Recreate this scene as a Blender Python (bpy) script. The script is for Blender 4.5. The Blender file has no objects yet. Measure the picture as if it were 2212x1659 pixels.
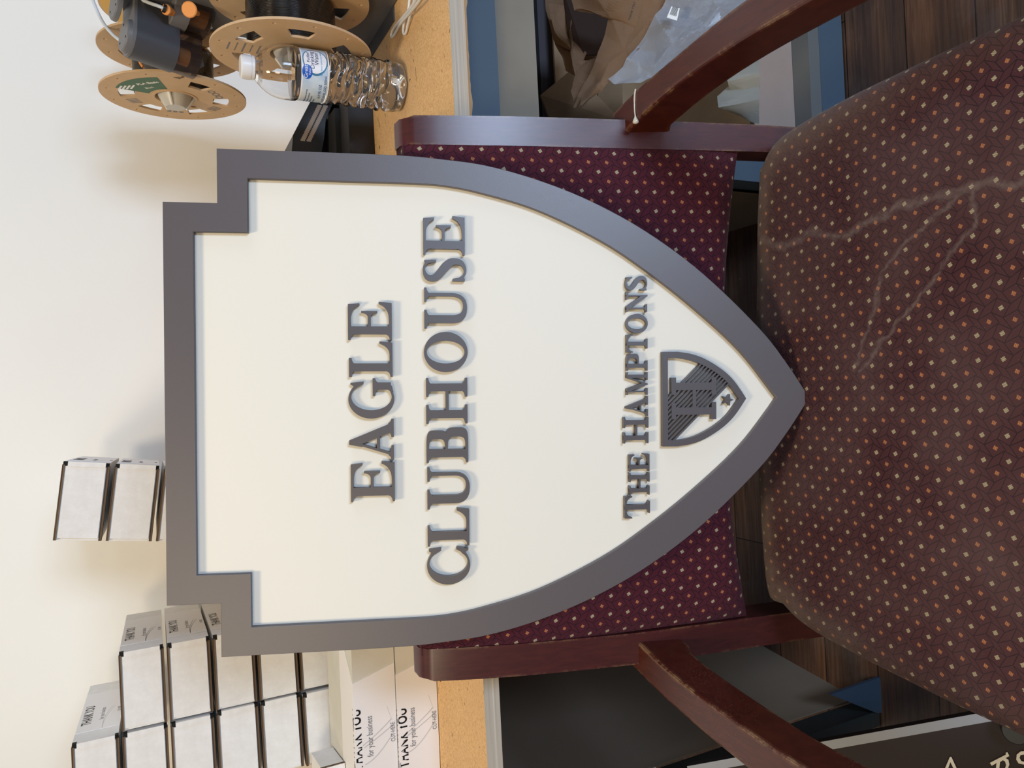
import bpy, bmesh, math, random
import numpy as np
from mathutils import Vector, Matrix, noise
random.seed(7)
PI = math.pi
S = bpy.context.scene
C = S.collection

# ------------------------------------------------------------------ camera
W, H, F = 2212.0, 1659.0, 1600.0
PITCH, ROLL = math.radians(26.0), math.radians(2.9)
CAM = Vector((0, 0, 1.05))
FW = Vector((0, math.cos(PITCH), -math.sin(PITCH)))
_r0 = Vector((1, 0, 0)); _d0 = Vector((0, -math.sin(PITCH), -math.cos(PITCH)))
IX = math.cos(ROLL) * _d0 - math.sin(ROLL) * _r0      # the phone was held on its side: image right is world down
IU = math.cos(ROLL) * _r0 + math.sin(ROLL) * _d0
cd = bpy.data.cameras.new('camera'); cam = bpy.data.objects.new('camera', cd); C.objects.link(cam)
cd.sensor_fit = 'HORIZONTAL'; cd.sensor_width = 36.0; cd.lens = F / W * 36.0; cd.clip_start = 0.02
m = Matrix.Identity(4)
for i in range(3):
    m[i][0] = IX[i]; m[i][1] = IU[i]; m[i][2] = -FW[i]; m[i][3] = CAM[i]
cam.matrix_world = m
S.camera = cam

# ------------------------------------------------------------------ view, world, lights
S.view_settings.view_transform = 'Standard'
S.view_settings.look = 'None'
S.view_settings.exposure = -0.55
S.view_settings.gamma = 1.0
S.view_settings.use_curve_mapping = False
wd = bpy.data.worlds.new('world'); S.world = wd; wd.use_nodes = True
wb = wd.node_tree.nodes['Background']
wb.inputs[0].default_value = (0.86, 0.90, 1.0, 1); wb.inputs[1].default_value = 0.26

def area(name, loc, target, size, power, color, sy=None):
    l = bpy.data.lights.new(name, 'AREA'); l.energy = power; l.color = color
    l.shape = 'RECTANGLE'; l.size = size; l.size_y = sy or size
    o = bpy.data.objects.new(name, l); C.objects.link(o)
    o.location = loc
    o.rotation_euler = (Vector(target) - Vector(loc)).to_track_quat('-Z', 'Y').to_euler()
    return o
area('ceiling_lamp', (-0.30, 0.06, 2.75), (-0.1, 0.75, 0.8), 0.34, 29, (1.0, 0.83, 0.56), 0.34)
area('ceiling_lamp_front', (-1.3, -2.0, 2.65), (-0.2, 0.9, 0.8), 0.6, 44, (1.0, 0.82, 0.54), 1.0)
area('window_light', (1.10, -2.3, 0.88), (0.1, 0.8, 0.7), 0.55, 84, (0.55, 0.73, 1.0), 0.95)

area('side_window_light', (2.4, 0.15, 1.7), (0.0, 1.1, 1.0), 0.9, 20, (0.60, 0.77, 1.0), 1.2)

# ------------------------------------------------------------------ helpers
def ray(px, py):
    return (px - W/2)/F*IX - (py - H/2)/F*IU + FW
def on_plane(px, py, n, p0):
    n = Vector(n); d = ray(px, py)
    return CAM + d * ((Vector(p0) - CAM).dot(n) / d.dot(n))
def at_z(px, py, z): return on_plane(px, py, (0, 0, 1), (0, 0, z))
def at_y(px, py, y): return on_plane(px, py, (0, 1, 0), (0, y, 0))
def at_x(px, py, x): return on_plane(px, py, (1, 0, 0), (x, 0, 0))
def at_d(px, py, d): return CAM + ray(px, py) * d

def tag(o, label, cat, group=None, kind=None):
    if label: o['label'] = label
    if cat: o['category'] = cat
    if group: o['group'] = group
    if kind: o['kind'] = kind
    return o
def thing(name, label, cat, loc=(0, 0, 0), rot=(0, 0, 0), group=None):
    o = bpy.data.objects.new(name, None); C.objects.link(o)
    o.location = loc; o.rotation_euler = rot; o.empty_display_size = 0.05
    return tag(o, label, cat, group)
def link(name, me, mats, parent=None, smooth=False):
    o = bpy.data.objects.new(name, me); C.objects.link(o)
    if not isinstance(mats, (list, tuple)): mats = [mats]
    for x in mats: me.materials.append(x)
    if smooth:
        for p in me.polygons: p.use_smooth = True
    if parent: o.parent = parent
    return o
def obj(name, bm, mats, parent=None, smooth=False, bevel=0, seg=2):
    if bevel:
        es = [e for e in bm.edges if len(e.link_faces) == 2 and e.calc_face_angle(0) > 0.5]
        bmesh.ops.bevel(bm, geom=es, offset=bevel, segments=seg, affect='EDGES', profile=0.5, clamp_overlap=True)
    bmesh.ops.recalc_face_normals(bm, faces=bm.faces)
    me = bpy.data.meshes.new(name); bm.to_mesh(me); bm.free()
    o = link(name, me, mats, parent, smooth)
    if smooth: auto_smooth(me)
    return o
def auto_smooth(me, ang=35):
    bm = bmesh.new(); bm.from_mesh(me)
    for e in bm.edges:
        e.smooth = not (len(e.link_faces) == 2 and e.calc_face_angle(0) > math.radians(ang))
    bm.to_mesh(me); bm.free()
def box(bm, x0, x1, y0, y1, z0, z1, mi=0, mat=None):
    vs = [bm.verts.new((x, y, z)) for x in (x0, x1) for y in (y0, y1) for z in (z0, z1)]
    if mat is not None:
        for v in vs: v.co = mat @ v.co
    for f in ((0,1,3,2),(4,6,7,5),(0,4,5,1),(2,3,7,6),(0,2,6,4),(1,5,7,3)):
        fc = bm.faces.new([vs[i] for i in f]); fc.material_index = mi
    return bm
def prism(bm, pts, off, mi=0, matrix=None):
    """closed polygon (3D points) extruded by vector off"""
    a = [bm.verts.new(Vector(p)) for p in pts]; b = [bm.verts.new(Vector(p) + Vector(off)) for p in pts]
    n = len(a)
    fs = [bm.faces.new(a[::-1]), bm.faces.new(b)]
    for i in range(n): fs.append(bm.faces.new((a[i], a[(i+1) % n], b[(i+1) % n], b[i])))
    for f in fs: f.material_index = mi
    return bm
def frame_of(axis):
    a = Vector(axis).normalized()
    t = Vector((0, 0, 1)) if abs(a.z) < 0.9 else Vector((1, 0, 0))
    u = a.cross(t).normalized(); return u, a.cross(u).normalized(), a
def lathe(bm, prof, o, axis, n=48, mi=0, squash=None):
    """profile [(r, h)...] spun about axis from o"""
    u, v, a = frame_of(axis); o = Vector(o); rings = []
    for r, h in prof:
        if r < 1e-6: rings.append([bm.verts.new(o + a*h)])
        else: rings.append([bm.verts.new(o + a*h + (u*math.cos(2*PI*i/n) + v*math.sin(2*PI*i/n))*r) for i in range(n)])
    for A, B in zip(rings, rings[1:]):
        for i in range(n):
            j = (i+1) % n
            if len(A) == 1 and len(B) == 1: continue
            if len(A) == 1: f = bm.faces.new((A[0], B[i], B[j]))
            elif len(B) == 1: f = bm.faces.new((A[i], B[0], A[j]))
            else: f = bm.faces.new((A[i], B[i], B[j], A[j]))
            f.material_index = mi
    return bm
def cyl(bm, p0, p1, r, n=32, mi=0):
    p0 = Vector(p0); p1 = Vector(p1); L = (p1-p0).length
    return lathe(bm, [(0, 0), (r, 0), (r, L), (0, L)], p0, p1-p0, n, mi)
def tube(bm, pts, r, n=12, mi=0, cap=True):
    pts = [Vector(p) for p in pts]; rings = []; u = None
    for i, p in enumerate(pts):
        d = (pts[min(i+1, len(pts)-1)] - pts[max(i-1, 0)]).normalized()
        if u is None: u = frame_of(d)[0]
        u = (u - d*u.dot(d)).normalized(); v = d.cross(u)
        rr = r[i] if isinstance(r, (list, tuple)) else r
        rings.append([bm.verts.new(p + (u*math.cos(2*PI*k/n) + v*math.sin(2*PI*k/n))*rr) for k in range(n)])
    for A, B in zip(rings, rings[1:]):
        for k in range(n): bm.faces.new((A[k], A[(k+1)%n], B[(k+1)%n], B[k])).material_index = mi
    if cap:
        bm.faces.new(rings[0][::-1]).material_index = mi; bm.faces.new(rings[-1]).material_index = mi
    return bm
def spline(pts, k=8):
    P = [Vector(p) for p in pts]; P = [2*P[0]-P[1]] + P + [2*P[-1]-P[-2]]; out = []
    for i in range(1, len(P)-2):
        for j in range(k):
            t = j/k
            out.append(0.5*((2*P[i]) + (P[i+1]-P[i-1])*t + (2*P[i-1]-5*P[i]+4*P[i+1]-P[i+2])*t*t + (3*P[i]-P[i-1]-3*P[i+1]+P[i+2])*t**3))
    out.append(P[-2]); return out
def flat(loops, depth, bev=0.0):
    """2D loops (even-odd holes) -> solid mesh between z=-depth and z=0"""
    cu = bpy.data.curves.new('c', 'CURVE'); cu.dimensions = '2D'; cu.fill_mode = 'BOTH'
    cu.extrude = depth/2 - bev; cu.bevel_depth = bev; cu.bevel_resolution = 1
    if bev: cu.offset = -bev
    for lp in loops:
        sp = cu.splines.new('POLY'); sp.points.add(len(lp)-1); sp.use_cyclic_u = True
        for i, p in enumerate(lp): sp.points[i].co = (p[0], p[1], 0, 1)
    o = bpy.data.objects.new('c', cu); C.objects.link(o)
    bpy.context.view_layer.update()
    me = bpy.data.meshes.new_from_object(o.evaluated_get(bpy.context.evaluated_depsgraph_get()))
    bpy.data.objects.remove(o); bpy.data.curves.remove(cu)
    me.materials.clear()
    me.transform(Matrix.Translation((0, 0, -depth/2)))
    return me
def text_mesh(s, size, depth=0.0002, align='LEFT', bold=0.0, sx=1.0):
    cu = bpy.data.curves.new('t', 'FONT'); cu.body = s; cu.size = size; cu.extrude = depth/2
    cu.align_x = align; cu.offset = bold; cu.resolution_u = 3
    o = bpy.data.objects.new('t', cu); C.objects.link(o)
    bpy.context.view_layer.update()
    me = bpy.data.meshes.new_from_object(o.evaluated_get(bpy.context.evaluated_depsgraph_get()))
    bpy.data.objects.remove(o); bpy.data.curves.remove(cu)
    me.materials.clear()
    me.transform(Matrix.Diagonal((sx, 1, 1, 1)))
    return me
def add_mesh(bm, me, mat=None, mi=0, fn=None):
    n0 = len(bm.verts); f0 = len(bm.faces)
    bm.from_mesh(me); bm.verts.ensure_lookup_table(); bm.faces.ensure_lookup_table()
    for v in bm.verts[n0:]:
        if fn: v.co = Vector(fn(v.co))
        if mat is not None: v.co = mat @ v.co
    for f in bm.faces[f0:]: f.material_index = mi
    bpy.data.meshes.remove(me)
def basis(o, x, y, z=None):
    x = Vector(x).normalized(); y = Vector(y).normalized(); z = Vector(z).normalized() if z else x.cross(y).normalized()
    M = Matrix.Identity(4)
    for i in range(3): M[i][0] = x[i]; M[i][1] = y[i]; M[i][2] = z[i]; M[i][3] = o[i]
    return M

# ------------------------------------------------------------------ materials
def mat(name, col, rough=0.6, metal=0.0, spec=0.5, coat=0.0, trans=0.0, ior=1.45, alpha=1.0, sheen=0.0):
    m = bpy.data.materials.new(name); m.use_nodes = True
    b = m.node_tree.nodes['Principled BSDF']
    b.inputs['Base Color'].default_value = (*col, 1); b.inputs['Roughness'].default_value = rough
    b.inputs['Metallic'].default_value = metal; b.inputs['Specular IOR Level'].default_value = spec
    b.inputs['Coat Weight'].default_value = coat; b.inputs['Coat Roughness'].default_value = 0.15
    b.inputs['Transmission Weight'].default_value = trans; b.inputs['IOR'].default_value = ior
    b.inputs['Alpha'].default_value = alpha; b.inputs['Sheen Weight'].default_value = sheen
    return m
class N:
    """small node-graph writer"""
    def __init__(s, m): s.t = m.node_tree; s.b = s.t.nodes['Principled BSDF']
    def n(s, ty, **k):
        x = s.t.nodes.new(ty)
        for a, v in k.items(): setattr(x, a, v)
        return x
    def put(s, sock, v):
        if isinstance(v, bpy.types.NodeSocket): s.t.links.new(v, sock)
        else: sock.default_value = v
    def math(s, op, a, b=0.0, c=None, clamp=False):
        x = s.n('ShaderNodeMath', operation=op, use_clamp=clamp); s.put(x.inputs[0], a); s.put(x.inputs[1], b)
        if c is not None: s.put(x.inputs[2], c)
        return x.outputs[0]
    def vec(s, op, a, b=(0, 0, 0), out=0):
        x = s.n('ShaderNodeVectorMath', operation=op); s.put(x.inputs[0], a); s.put(x.inputs[1], b); return x.outputs[out]
    def coord(s, which='Object', scale=(1, 1, 1), loc=(0, 0, 0), rot=(0, 0, 0)):
        tc = s.n('ShaderNodeTexCoord'); mp = s.n('ShaderNodeMapping')
        mp.inputs['Scale'].default_value = scale; mp.inputs['Location'].default_value = loc; mp.inputs['Rotation'].default_value = rot
        s.t.links.new(tc.outputs[which], mp.inputs[0]); return mp.outputs[0]
    def noise(s, vec, scale=5, detail=3, rough=0.5, dist=0, out=0):
        x = s.n('ShaderNodeTexNoise'); s.put(x.inputs['Vector'], vec); x.inputs['Scale'].default_value = scale
        x.inputs['Detail'].default_value = detail; x.inputs['Roughness'].default_value = rough; x.inputs['Distortion'].default_value = dist
        return x.outputs[out]
    def ramp(s, v, stops, interp='LINEAR'):
        x = s.n('ShaderNodeValToRGB'); s.put(x.inputs[0], v); x.color_ramp.interpolation = interp
        e = x.color_ramp.elements
        while len(e) < len(stops): e.new(0.5)
        for i, (p, c) in enumerate(stops):
            e[i].position = p; e[i].color = (*c, 1) if len(c) == 3 else c
        return x.outputs[0]
    def mix(s, f, a, b, mode='MIX'):
        x = s.n('ShaderNodeMix', data_type='RGBA', blend_type=mode); s.put(x.inputs[0], f)
        s.put(x.inputs[6], a if isinstance(a, bpy.types.NodeSocket) else (*a, 1)); s.put(x.inputs[7], b if isinstance(b, bpy.types.NodeSocket) else (*b, 1))
        return x.outputs[2]
    def mr(s, v, a, b, c=0.0, d=1.0):
        x = s.n('ShaderNodeMapRange'); s.put(x.inputs[0], v)
        for i, q in enumerate((a, b, c, d)): x.inputs[i+1].default_value = q
        return x.outputs[0]
    def bump(s, h, strength=0.3, dist=0.001):
        x = s.n('ShaderNodeBump'); x.inputs['Strength'].default_value = strength; x.inputs['Distance'].default_value = dist
        s.put(x.inputs['Height'], h); s.t.links.new(x.outputs[0], s.b.inputs['Normal']); return x.outputs[0]
    def col(s, v): s.put(s.b.inputs['Base Color'], v)
    def rough(s, v): s.put(s.b.inputs['Roughness'], v)
def grain(m, scale=900, strength=0.25, dist=0.0004, coord='Object'):
    g = N(m); g.bump(g.noise(g.coord(coord), scale, 2), strength, dist); return m
def mottled(name, c1, c2, scale=8, rough=0.7, detail=4, bump=0, bscale=200, stretch=(1, 1, 1), **k):
    m = mat(name, c1, rough, **k); g = N(m); co = g.coord('Object', stretch)
    g.col(g.ramp(g.noise(co, scale, detail, 0.6), [(0.3, c1), (0.7, c2)]))
    if bump: g.bump(g.noise(co, bscale, 3), bump, 0.0006)
    return m

M = {}
# wall
m = mat('wall_paint', (0.80, 0.78, 0.73), 0.75, spec=0.3); g = N(m); co = g.coord()
g.col(g.ramp(g.noise(co, 2.2, 3), [(0.3, (0.885, 0.87, 0.82)), (0.7, (0.91, 0.895, 0.855))])); g.bump(g.noise(co, 55, 4), 0.12, 0.002); M['wall'] = m
# floor: dark planks running along x
m = mat('floor_planks', (0.08, 0.05, 0.035), 0.45, coat=0.1); g = N(m)
co = g.coord()
br = g.n('ShaderNodeTexBrick'); g.put(br.inputs['Vector'], g.coord('Object', (1, 1, 1)))
br.offset = 0.37; br.inputs['Scale'].default_value = 1.0; br.inputs['Brick Width'].default_value = 0.9; br.inputs['Row Height'].default_value = 0.105
br.inputs['Mortar Size'].default_value = 0.0010; br.inputs['Color1'].default_value = (0.02, 0.02, 0.02, 1); br.inputs['Color2'].default_value = (1, 1, 1, 1); br.inputs['Mortar'].default_value = (0.5, 0.5, 0.5, 1)
gr = g.noise(g.coord('Object', (2.0, 45, 1)), 3.5, 6, 0.65, 0.6)
strip = g.noise(g.coord('Object', (1.2, 16, 1)), 1.3, 1)
base = g.ramp(gr, [(0.25, (0.050, 0.030, 0.021)), (0.5, (0.150, 0.086, 0.055)), (0.75, (0.25, 0.150, 0.098))])
tint = g.ramp(br.outputs[0], [(0.0, (0.45, 0.42, 0.42)), (0.5, (1.0, 0.9, 0.85)), (1.0, (1.5, 1.15, 0.85))])
c = g.mix(1.0, base, tint, 'MULTIPLY')
c = g.mix(g.mr(strip, 0.35, 0.62, 0.0, 0.55), c, (0.030, 0.024, 0.026))
c = g.mix(br.outputs['Fac'], c, (0.008, 0.005, 0.004))
dust = g.math('MULTIPLY', g.mr(g.noise(co, 9, 5, 0.7), 0.5, 0.75), 0.22)
c = g.mix(dust, c, (0.22, 0.20, 0.20))
spk = g.noise(co, 150, 1); c = g.mix(g.mr(spk, 0.80, 0.83), c, (0.55, 0.50, 0.45))
g.col(c); g.bump(gr, 0.35, 0.0012); g.rough(g.mr(gr, 0.2, 0.8, 0.55, 0.38)); M['floor'] = m
# table board
m = mat('particle_board', (0.50, 0.29, 0.12), 0.7, spec=0.25); g = N(m); co = g.coord()
a = g.ramp(g.noise(co, 420, 3, 0.7), [(0.3, (0.54, 0.31, 0.135)), (0.5, (0.74, 0.46, 0.215)), (0.72, (0.85, 0.57, 0.30))])
a = g.mix(g.mr(g.noise(co, 5, 4), 0.42, 0.7, 0, 0.5), a, (0.62, 0.39, 0.20))
st = g.noise(g.coord('Object', (1, 2.4, 1)), 42, 2, 0.5, 1.5); a = g.mix(g.mr(st, 0.70, 0.715), a, (0.05, 0.045, 0.04))
g.col(a); g.bump(g.noise(co, 500, 2), 0.25, 0.0006); M['board'] = m
m = mat('board_edge', (0.42, 0.35, 0.28), 0.8, spec=0.2); g = N(m)
g.col(g.ramp(g.noise(g.coord('Object', (1.5, 1, 170)), 1.6, 2, 0.6), [(0.3, (0.42, 0.36, 0.29)), (0.55, (0.56, 0.49, 0.40)), (0.7, (0.68, 0.60, 0.49))])); M['board_edge'] = m
M['board_side'] = M['board']
# fabric
def fabric(name, base, dusty):
    m = mat(name, base, 0.85, spec=0.25, sheen=0.06); g = N(m)
    tc = g.n('ShaderNodeTexCoord'); uv = tc.outputs['UV']
    sep = g.n('ShaderNodeSeparateXYZ'); g.put(sep.inputs[0], uv)
    CA, CB = 0.0192, 0.0197
    A = g.math('MULTIPLY', sep.outputs[1], -1/CA); B = g.math('MULTIPLY', sep.outputs[0], -1/CB)
    def cell(v, off): return g.math('SUBTRACT', g.math('FRACT', g.math('ADD', v, 0.5-off)), 0.5)
    segs = [((-.14,-.40),(.38,-.12)),((.38,-.12),(.84,-.40)),((.38,-.12),(.30,.0)),((.30,.0),(.06,.38)),((.06,.39),(.61,.13)),
            ((.61,.13),(.85,-.38)),((.61,.13),(1.07,.39)),((.63,.16),(.90,.56)),((.07,.41),(.35,.83))]
    dmin = None
    for (a0, b0), (a1, b1) in segs:
        mx, my = (a0+a1)/2, (b0+b1)/2; L = math.hypot(a1-a0, b1-b0); ux, uy = (a1-a0)/L, (b1-b0)/L
        ca, cb = cell(A, mx), cell(B, my)
        al = g.math('ABSOLUTE', g.math('ADD', g.math('MULTIPLY', ca, ux), g.math('MULTIPLY', cb, uy)))
        pe = g.math('ABSOLUTE', g.math('SUBTRACT', g.math('MULTIPLY', ca, uy), g.math('MULTIPLY', cb, ux)))
        d = g.math('MAXIMUM', pe, g.math('SUBTRACT', al, L/2))
        dmin = d if dmin is None else g.math('MINIMUM', dmin, d)
    line = g.math('LESS_THAN', dmin, 0.019)
    wv = g.noise(g.vec('MULTIPLY', uv, (1, 1, 1)), 3500, 1)
    big = g.noise(uv, 30, 3)
    c = g.mix(g.mr(wv, 0.3, 0.7), tuple(x*0.72 for x in base), tuple(x*1.3 for x in base))
    c = g.mix(g.math('MULTIPLY', line, 0.85), c, (0.012, 0.004, 0.008))
    for off, colr, sg, r in ((0.0, (0.45, 0.395, 0.25), 1, 0.128), (0.5, (0.47, 0.185, 0.075), -1, 0.118)):
        ca, cb = cell(A, off), cell(B, off)
        # slightly skewed lozenge, woven as four strokes
        p = g.math('ADD', ca, g.math('MULTIPLY', cb, 0.35*sg)); q = g.math('SUBTRACT', cb, g.math('MULTIPLY', ca, 0.25*sg))
        dia = g.math('LESS_THAN', g.math('ADD', g.math('ABSOLUTE', p), g.math('ABSOLUTE', q)), r)
        strp = g.math('SINE', g.math('MULTIPLY', (g.math('ADD', g.math('MULTIPLY', ca, -0.45), cb) if sg > 0 else g.math('ADD', ca, g.math('MULTIPLY', cb, 0.35))), 95))
        k = g.math('MULTIPLY', dia, g.mr(strp, -0.75, -0.2, 0.25, 1.0))
        c = g.mix(k, c, colr)
    if dusty:
        nz = g.noise(uv, 38, 4, 0.6, out=1)
        duv = g.vec('ADD', uv, g.vec('MULTIPLY', g.vec('SUBTRACT', nz, (0.5, 0.5, 0.5)), (0.022, 0.022, 0)))
        sx = g.n('ShaderNodeSeparateXYZ'); g.put(sx.inputs[0], duv)
        best = None
        for (x0, y0), (x1, y1), w in dusty:
            mx, my = (x0+x1)/2, (y0+y1)/2; L = math.hypot(x1-x0, y1-y0); ux, uy = (x1-x0)/L, (y1-y0)/L
            dx = g.math('SUBTRACT', sx.outputs[0], mx); dy = g.math('SUBTRACT', sx.outputs[1], my)
            al = g.math('MAXIMUM', g.math('SUBTRACT', g.math('ABSOLUTE', g.math('ADD', g.math('MULTIPLY', dx, ux), g.math('MULTIPLY', dy, uy))), L/2), 0.0)
            pe = g.math('SUBTRACT', g.math('MULTIPLY', dx, uy), g.math('MULTIPLY', dy, ux))
            d = g.math('DIVIDE', g.math('SQRT', g.math('ADD', g.math('MULTIPLY', al, al), g.math('MULTIPLY', pe, pe))), w)
            best = d if best is None else g.math('MINIMUM', best, d)
        k = g.math('MULTIPLY', g.mr(best, 1.0, 0.1), g.mr(g.noise(uv, 140, 3), 0.3, 0.65, 0.07, 0.25))
        c = g.mix(k, c, (0.40, 0.34, 0.31))
        # dust gathered on the rounded rim: attribute painted by arc position on the cushion
        at = g.n('ShaderNodeAttribute', attribute_name='rim'); 
        k2 = g.math('MULTIPLY', at.outputs['Fac'], g.mr(g.noise(uv, 24, 4, 0.65), 0.25, 0.65, 0.30, 0.85))
        c = g.mix(k2, c, (0.24, 0.19, 0.145))
        c = g.mix(g.mr(g.noise(uv, 10, 3), 0.35, 0.75, 0.0, 0.28), c, (0.20, 0.145, 0.14))
        c = g.mix(g.mr(g.noise(uv, 1400, 0), 0.80, 0.85, 0, 0.22), c, (0.5, 0.42, 0.38))
    g.col(c)
    g.bump(g.math('ADD', wv, g.math('MULTIPLY', line, -1.5)), 0.25, 0.0004)
    return m
M['back_fabric'] = fabric('burgundy_back_fabric', (0.070, 0.010, 0.020), None)
def seat_uv(px, py):
    p = at_z(px, py, 0.46); return (p.x, p.y)
_q = [(1612, 470), (1640, 520), (1690, 535), (1745, 500), (1800, 515), (1870, 485), (1940, 450), (2010, 425), (2080, 405), (2150, 400), (2230, 388)]
_r = [(1845, 800), (1880, 690), (1905, 590), (1975, 500), (2080, 410)]
_s = [(1862, 805), (1910, 735), (1980, 650), (2060, 545), (2105, 480), (2095, 410)]
_st = []
for Lq, w in ((_q, 0.0055), (_r, 0.0030), (_s, 0.0033)):
    for a, b in zip(Lq, Lq[1:]): _st.append((seat_uv(*a), seat_uv(*b), w))
M['seat_fabric'] = fabric('burgundy_seat_fabric', (0.064, 0.020, 0.0245), _st)
# mahogany
def wood(name, c1, c2, wear=0.9, rough=0.3, coat=0.5, speck=1.0):
    m = mat(name, c1, rough, coat=coat); g = N(m); m.node_tree.nodes['Principled BSDF'].inputs['Coat Roughness'].default_value = 0.28
    co = g.coord('Object', (60, 10, 10)); n1 = g.noise(co, 4, 5, 0.65, 0.8)
    c = g.ramp(n1, [(0.3, c1), (0.7, c2)])
    ge = g.n('ShaderNodeNewGeometry'); bv = g.n('ShaderNodeBevel', samples=6); bv.inputs['Radius'].default_value = 0.0045
    dt = g.vec('DOT_PRODUCT', bv.outputs[0], ge.outputs['Normal'], out=1)
    edge = g.mr(dt, 0.995, 0.93)
    pat = g.mr(g.noise(g.coord(), 30, 6, 0.8), 0.48, 0.57)
    c = g.mix(g.math('MULTIPLY', g.math('MULTIPLY', edge, pat), wear), c, (0.45, 0.28, 0.13))
    # fine speckle of worn varnish and scratches
    sp = g.math('MULTIPLY', g.mr(g.noise(g.coord(), 700, 2, 0.7), 0.60, 0.72), g.mr(g.noise(g.coord(), 11, 3), 0.48, 0.66, 0, 0.55*speck))
    c = g.mix(sp, c, (0.36, 0.16, 0.075))
    g.col(c); g.bump(n1, 0.05, 0.0005); return m
M['wood'] = wood('mahogany_frame', (0.050, 0.0095, 0.0095), (0.080, 0.0150, 0.0130), 0.22, 0.33, 0.32, 0.0)
M['wood_arm'] = wood('mahogany_arm', (0.048, 0.0066, 0.0034), (0.088, 0.0155, 0.0065), 1.0, 0.34, 0.45)
# sign
M['sign_frame'] = grain(mat('sign_grey_brown_paint', (0.105, 0.088, 0.092), 0.38, spec=0.8), 2000, 0.13, 0.0006)
M['sign_panel'] = grain(mat('sign_cream_paint', (0.845, 0.80, 0.705), 0.5, spec=0.35), 900, 0.08, 0.0005)
M['sign_letter'] = grain(mat('sign_letter_paint', (0.090, 0.077, 0.080), 0.38, spec=0.8), 2000, 0.13, 0.0006)
# cartons
m = mat('white_carton', (0.80, 0.775, 0.75), 0.75, spec=0.25); g = N(m); co = g.coord()
g.col(g.ramp(g.noise(co, 60, 5, 0.7), [(0.35, (0.76, 0.735, 0.705)), (0.65, (0.83, 0.81, 0.785))])); M['carton'] = m
M['carton_grey'] = mottled('grey_liner_board', (0.62, 0.60, 0.53), (0.68, 0.66, 0.60), 20, 0.8)
M['paper'] = mat('white_label_paper', (0.84, 0.81, 0.80), 0.55)
m = mat('corrugated_edge', (0.25, 0.15, 0.08), 0.9); g = N(m)
g.col(g.ramp(g.noise(g.coord('Object', (3, 3, 380)), 1.2, 2, 0.6), [(0.35, (0.020, 0.012, 0.007)), (0.6, (0.20, 0.125, 0.07))])); M['corr'] = m
M['ink'] = mat('black_ink', (0.012, 0.012, 0.013), 0.6)
M['ink_grey'] = mat('grey_ink', (0.19, 0.18, 0.18), 0.6)
M['swoosh'] = mat('pale_grey_ink', (0.55, 0.53, 0.53), 0.6)
M['black_gap'] = mat('black_interior', (0.006, 0.006, 0.006), 0.9)
M['kraft'] = mottled('kraft_cardboard', (0.36, 0.235, 0.13), (0.44, 0.30, 0.175), 12, 0.8)
M['kraft_pink'] = mottled('faded_cardboard', (0.40, 0.30, 0.245), (0.45, 0.345, 0.29), 10, 0.8)
M['kraft_bag'] = mottled('brown_bag_paper', (0.33, 0.20, 0.115), (0.42, 0.26, 0.155), 9, 0.75)
M['bag_shade'] = mat('painted_bag_shade', (0.030, 0.014, 0.009), 0.85)  # near-black brown that stands in for the shade inside the bag
M['spool_card'] = mottled('spool_cardboard', (0.58, 0.39, 0.22), (0.66, 0.45, 0.265), 30, 0.7, bump=0.1)
M['green'] = mat('green_label', (0.045, 0.13, 0.055), 0.5)
M['white'] = mat('white_ink', (0.85, 0.85, 0.83), 0.5)
M['grey_plastic'] = grain(mat('grey_plastic', (0.155, 0.150, 0.155), 0.45), 900, 0.12, 0.0004)
M['dark_grey_plastic'] = grain(mat('dark_grey_plastic', (0.062, 0.064, 0.075), 0.42), 900, 0.12, 0.0004)
M['light_hub'] = mat('pale_hub_plastic', (0.56, 0.54, 0.50), 0.4)
M['orange'] = mat('orange_plastic', (0.85, 0.33, 0.085), 0.42)
M['smoke'] = mat('smoked_plastic', (0.035, 0.022, 0.020), 0.12, alpha=0.60)
M['tube'] = mat('clear_tube', (0.62, 0.65, 0.68), 0.25, spec=0.7)
m = mat('black_filament', (0.006, 0.006, 0.007), 0.2, spec=0.8); g = N(m)
wvn = g.n('ShaderNodeTexWave', bands_direction='X'); g.put(wvn.inputs[0], g.coord('Object', (1, 1, 1))); wvn.inputs['Scale'].default_value = 170.0
g.bump(wvn.outputs[1], 0.9, 0.0012); M['filament'] = m
M['black_plastic'] = mat('black_plastic', (0.014, 0.014, 0.016), 0.45)
M['black_soft'] = mat('black_matte', (0.008, 0.008, 0.009), 0.8)
M['vent'] = mat('vent_metal', (0.32, 0.26, 0.22), 0.5)
M['cable'] = mat('white_cable_plastic', (0.78, 0.78, 0.78), 0.35)
M['blue'] = grain(mat('blue_grey_paint', (0.080, 0.118, 0.160), 0.5), 500, 0.1, 0.0004)
M['rail_lip'] = mat('grey_lip_paint', (0.16, 0.165, 0.16), 0.5)
M['tan_panel'] = mottled('tan_hardboard', (0.185, 0.140, 0.100), (0.215, 0.165, 0.120), 3, 0.95, spec=0.05)
M['beige_panel'] = mottled('beige_backboard', (0.29, 0.245, 0.19), (0.36, 0.31, 0.245), 5, 0.9, spec=0.15)
M['dark_purple'] = mat('dark_plum_board', (0.085, 0.072, 0.078), 0.6)
M['pad_foam'] = mat('grey_padded_film', (0.50, 0.49, 0.44), 0.6)
M['clear_film'] = mat('clear_bag_film', (0.50, 0.54, 0.62), 0.22, alpha=0.62)
M['cap'] = mat('white_cap_plastic', (0.80, 0.80, 0.82), 0.35)
M['pet'] = mat('clear_bottle_plastic', (1, 1, 1), 0.02, trans=1.0, ior=1.35)
M['water'] = mat('water', (1, 1, 1), 0.0, trans=1.0, ior=1.33)
m = mat('bottle_label_film', (0.55, 0.66, 0.78), 0.35); g = N(m); co = g.coord('Object')
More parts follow.
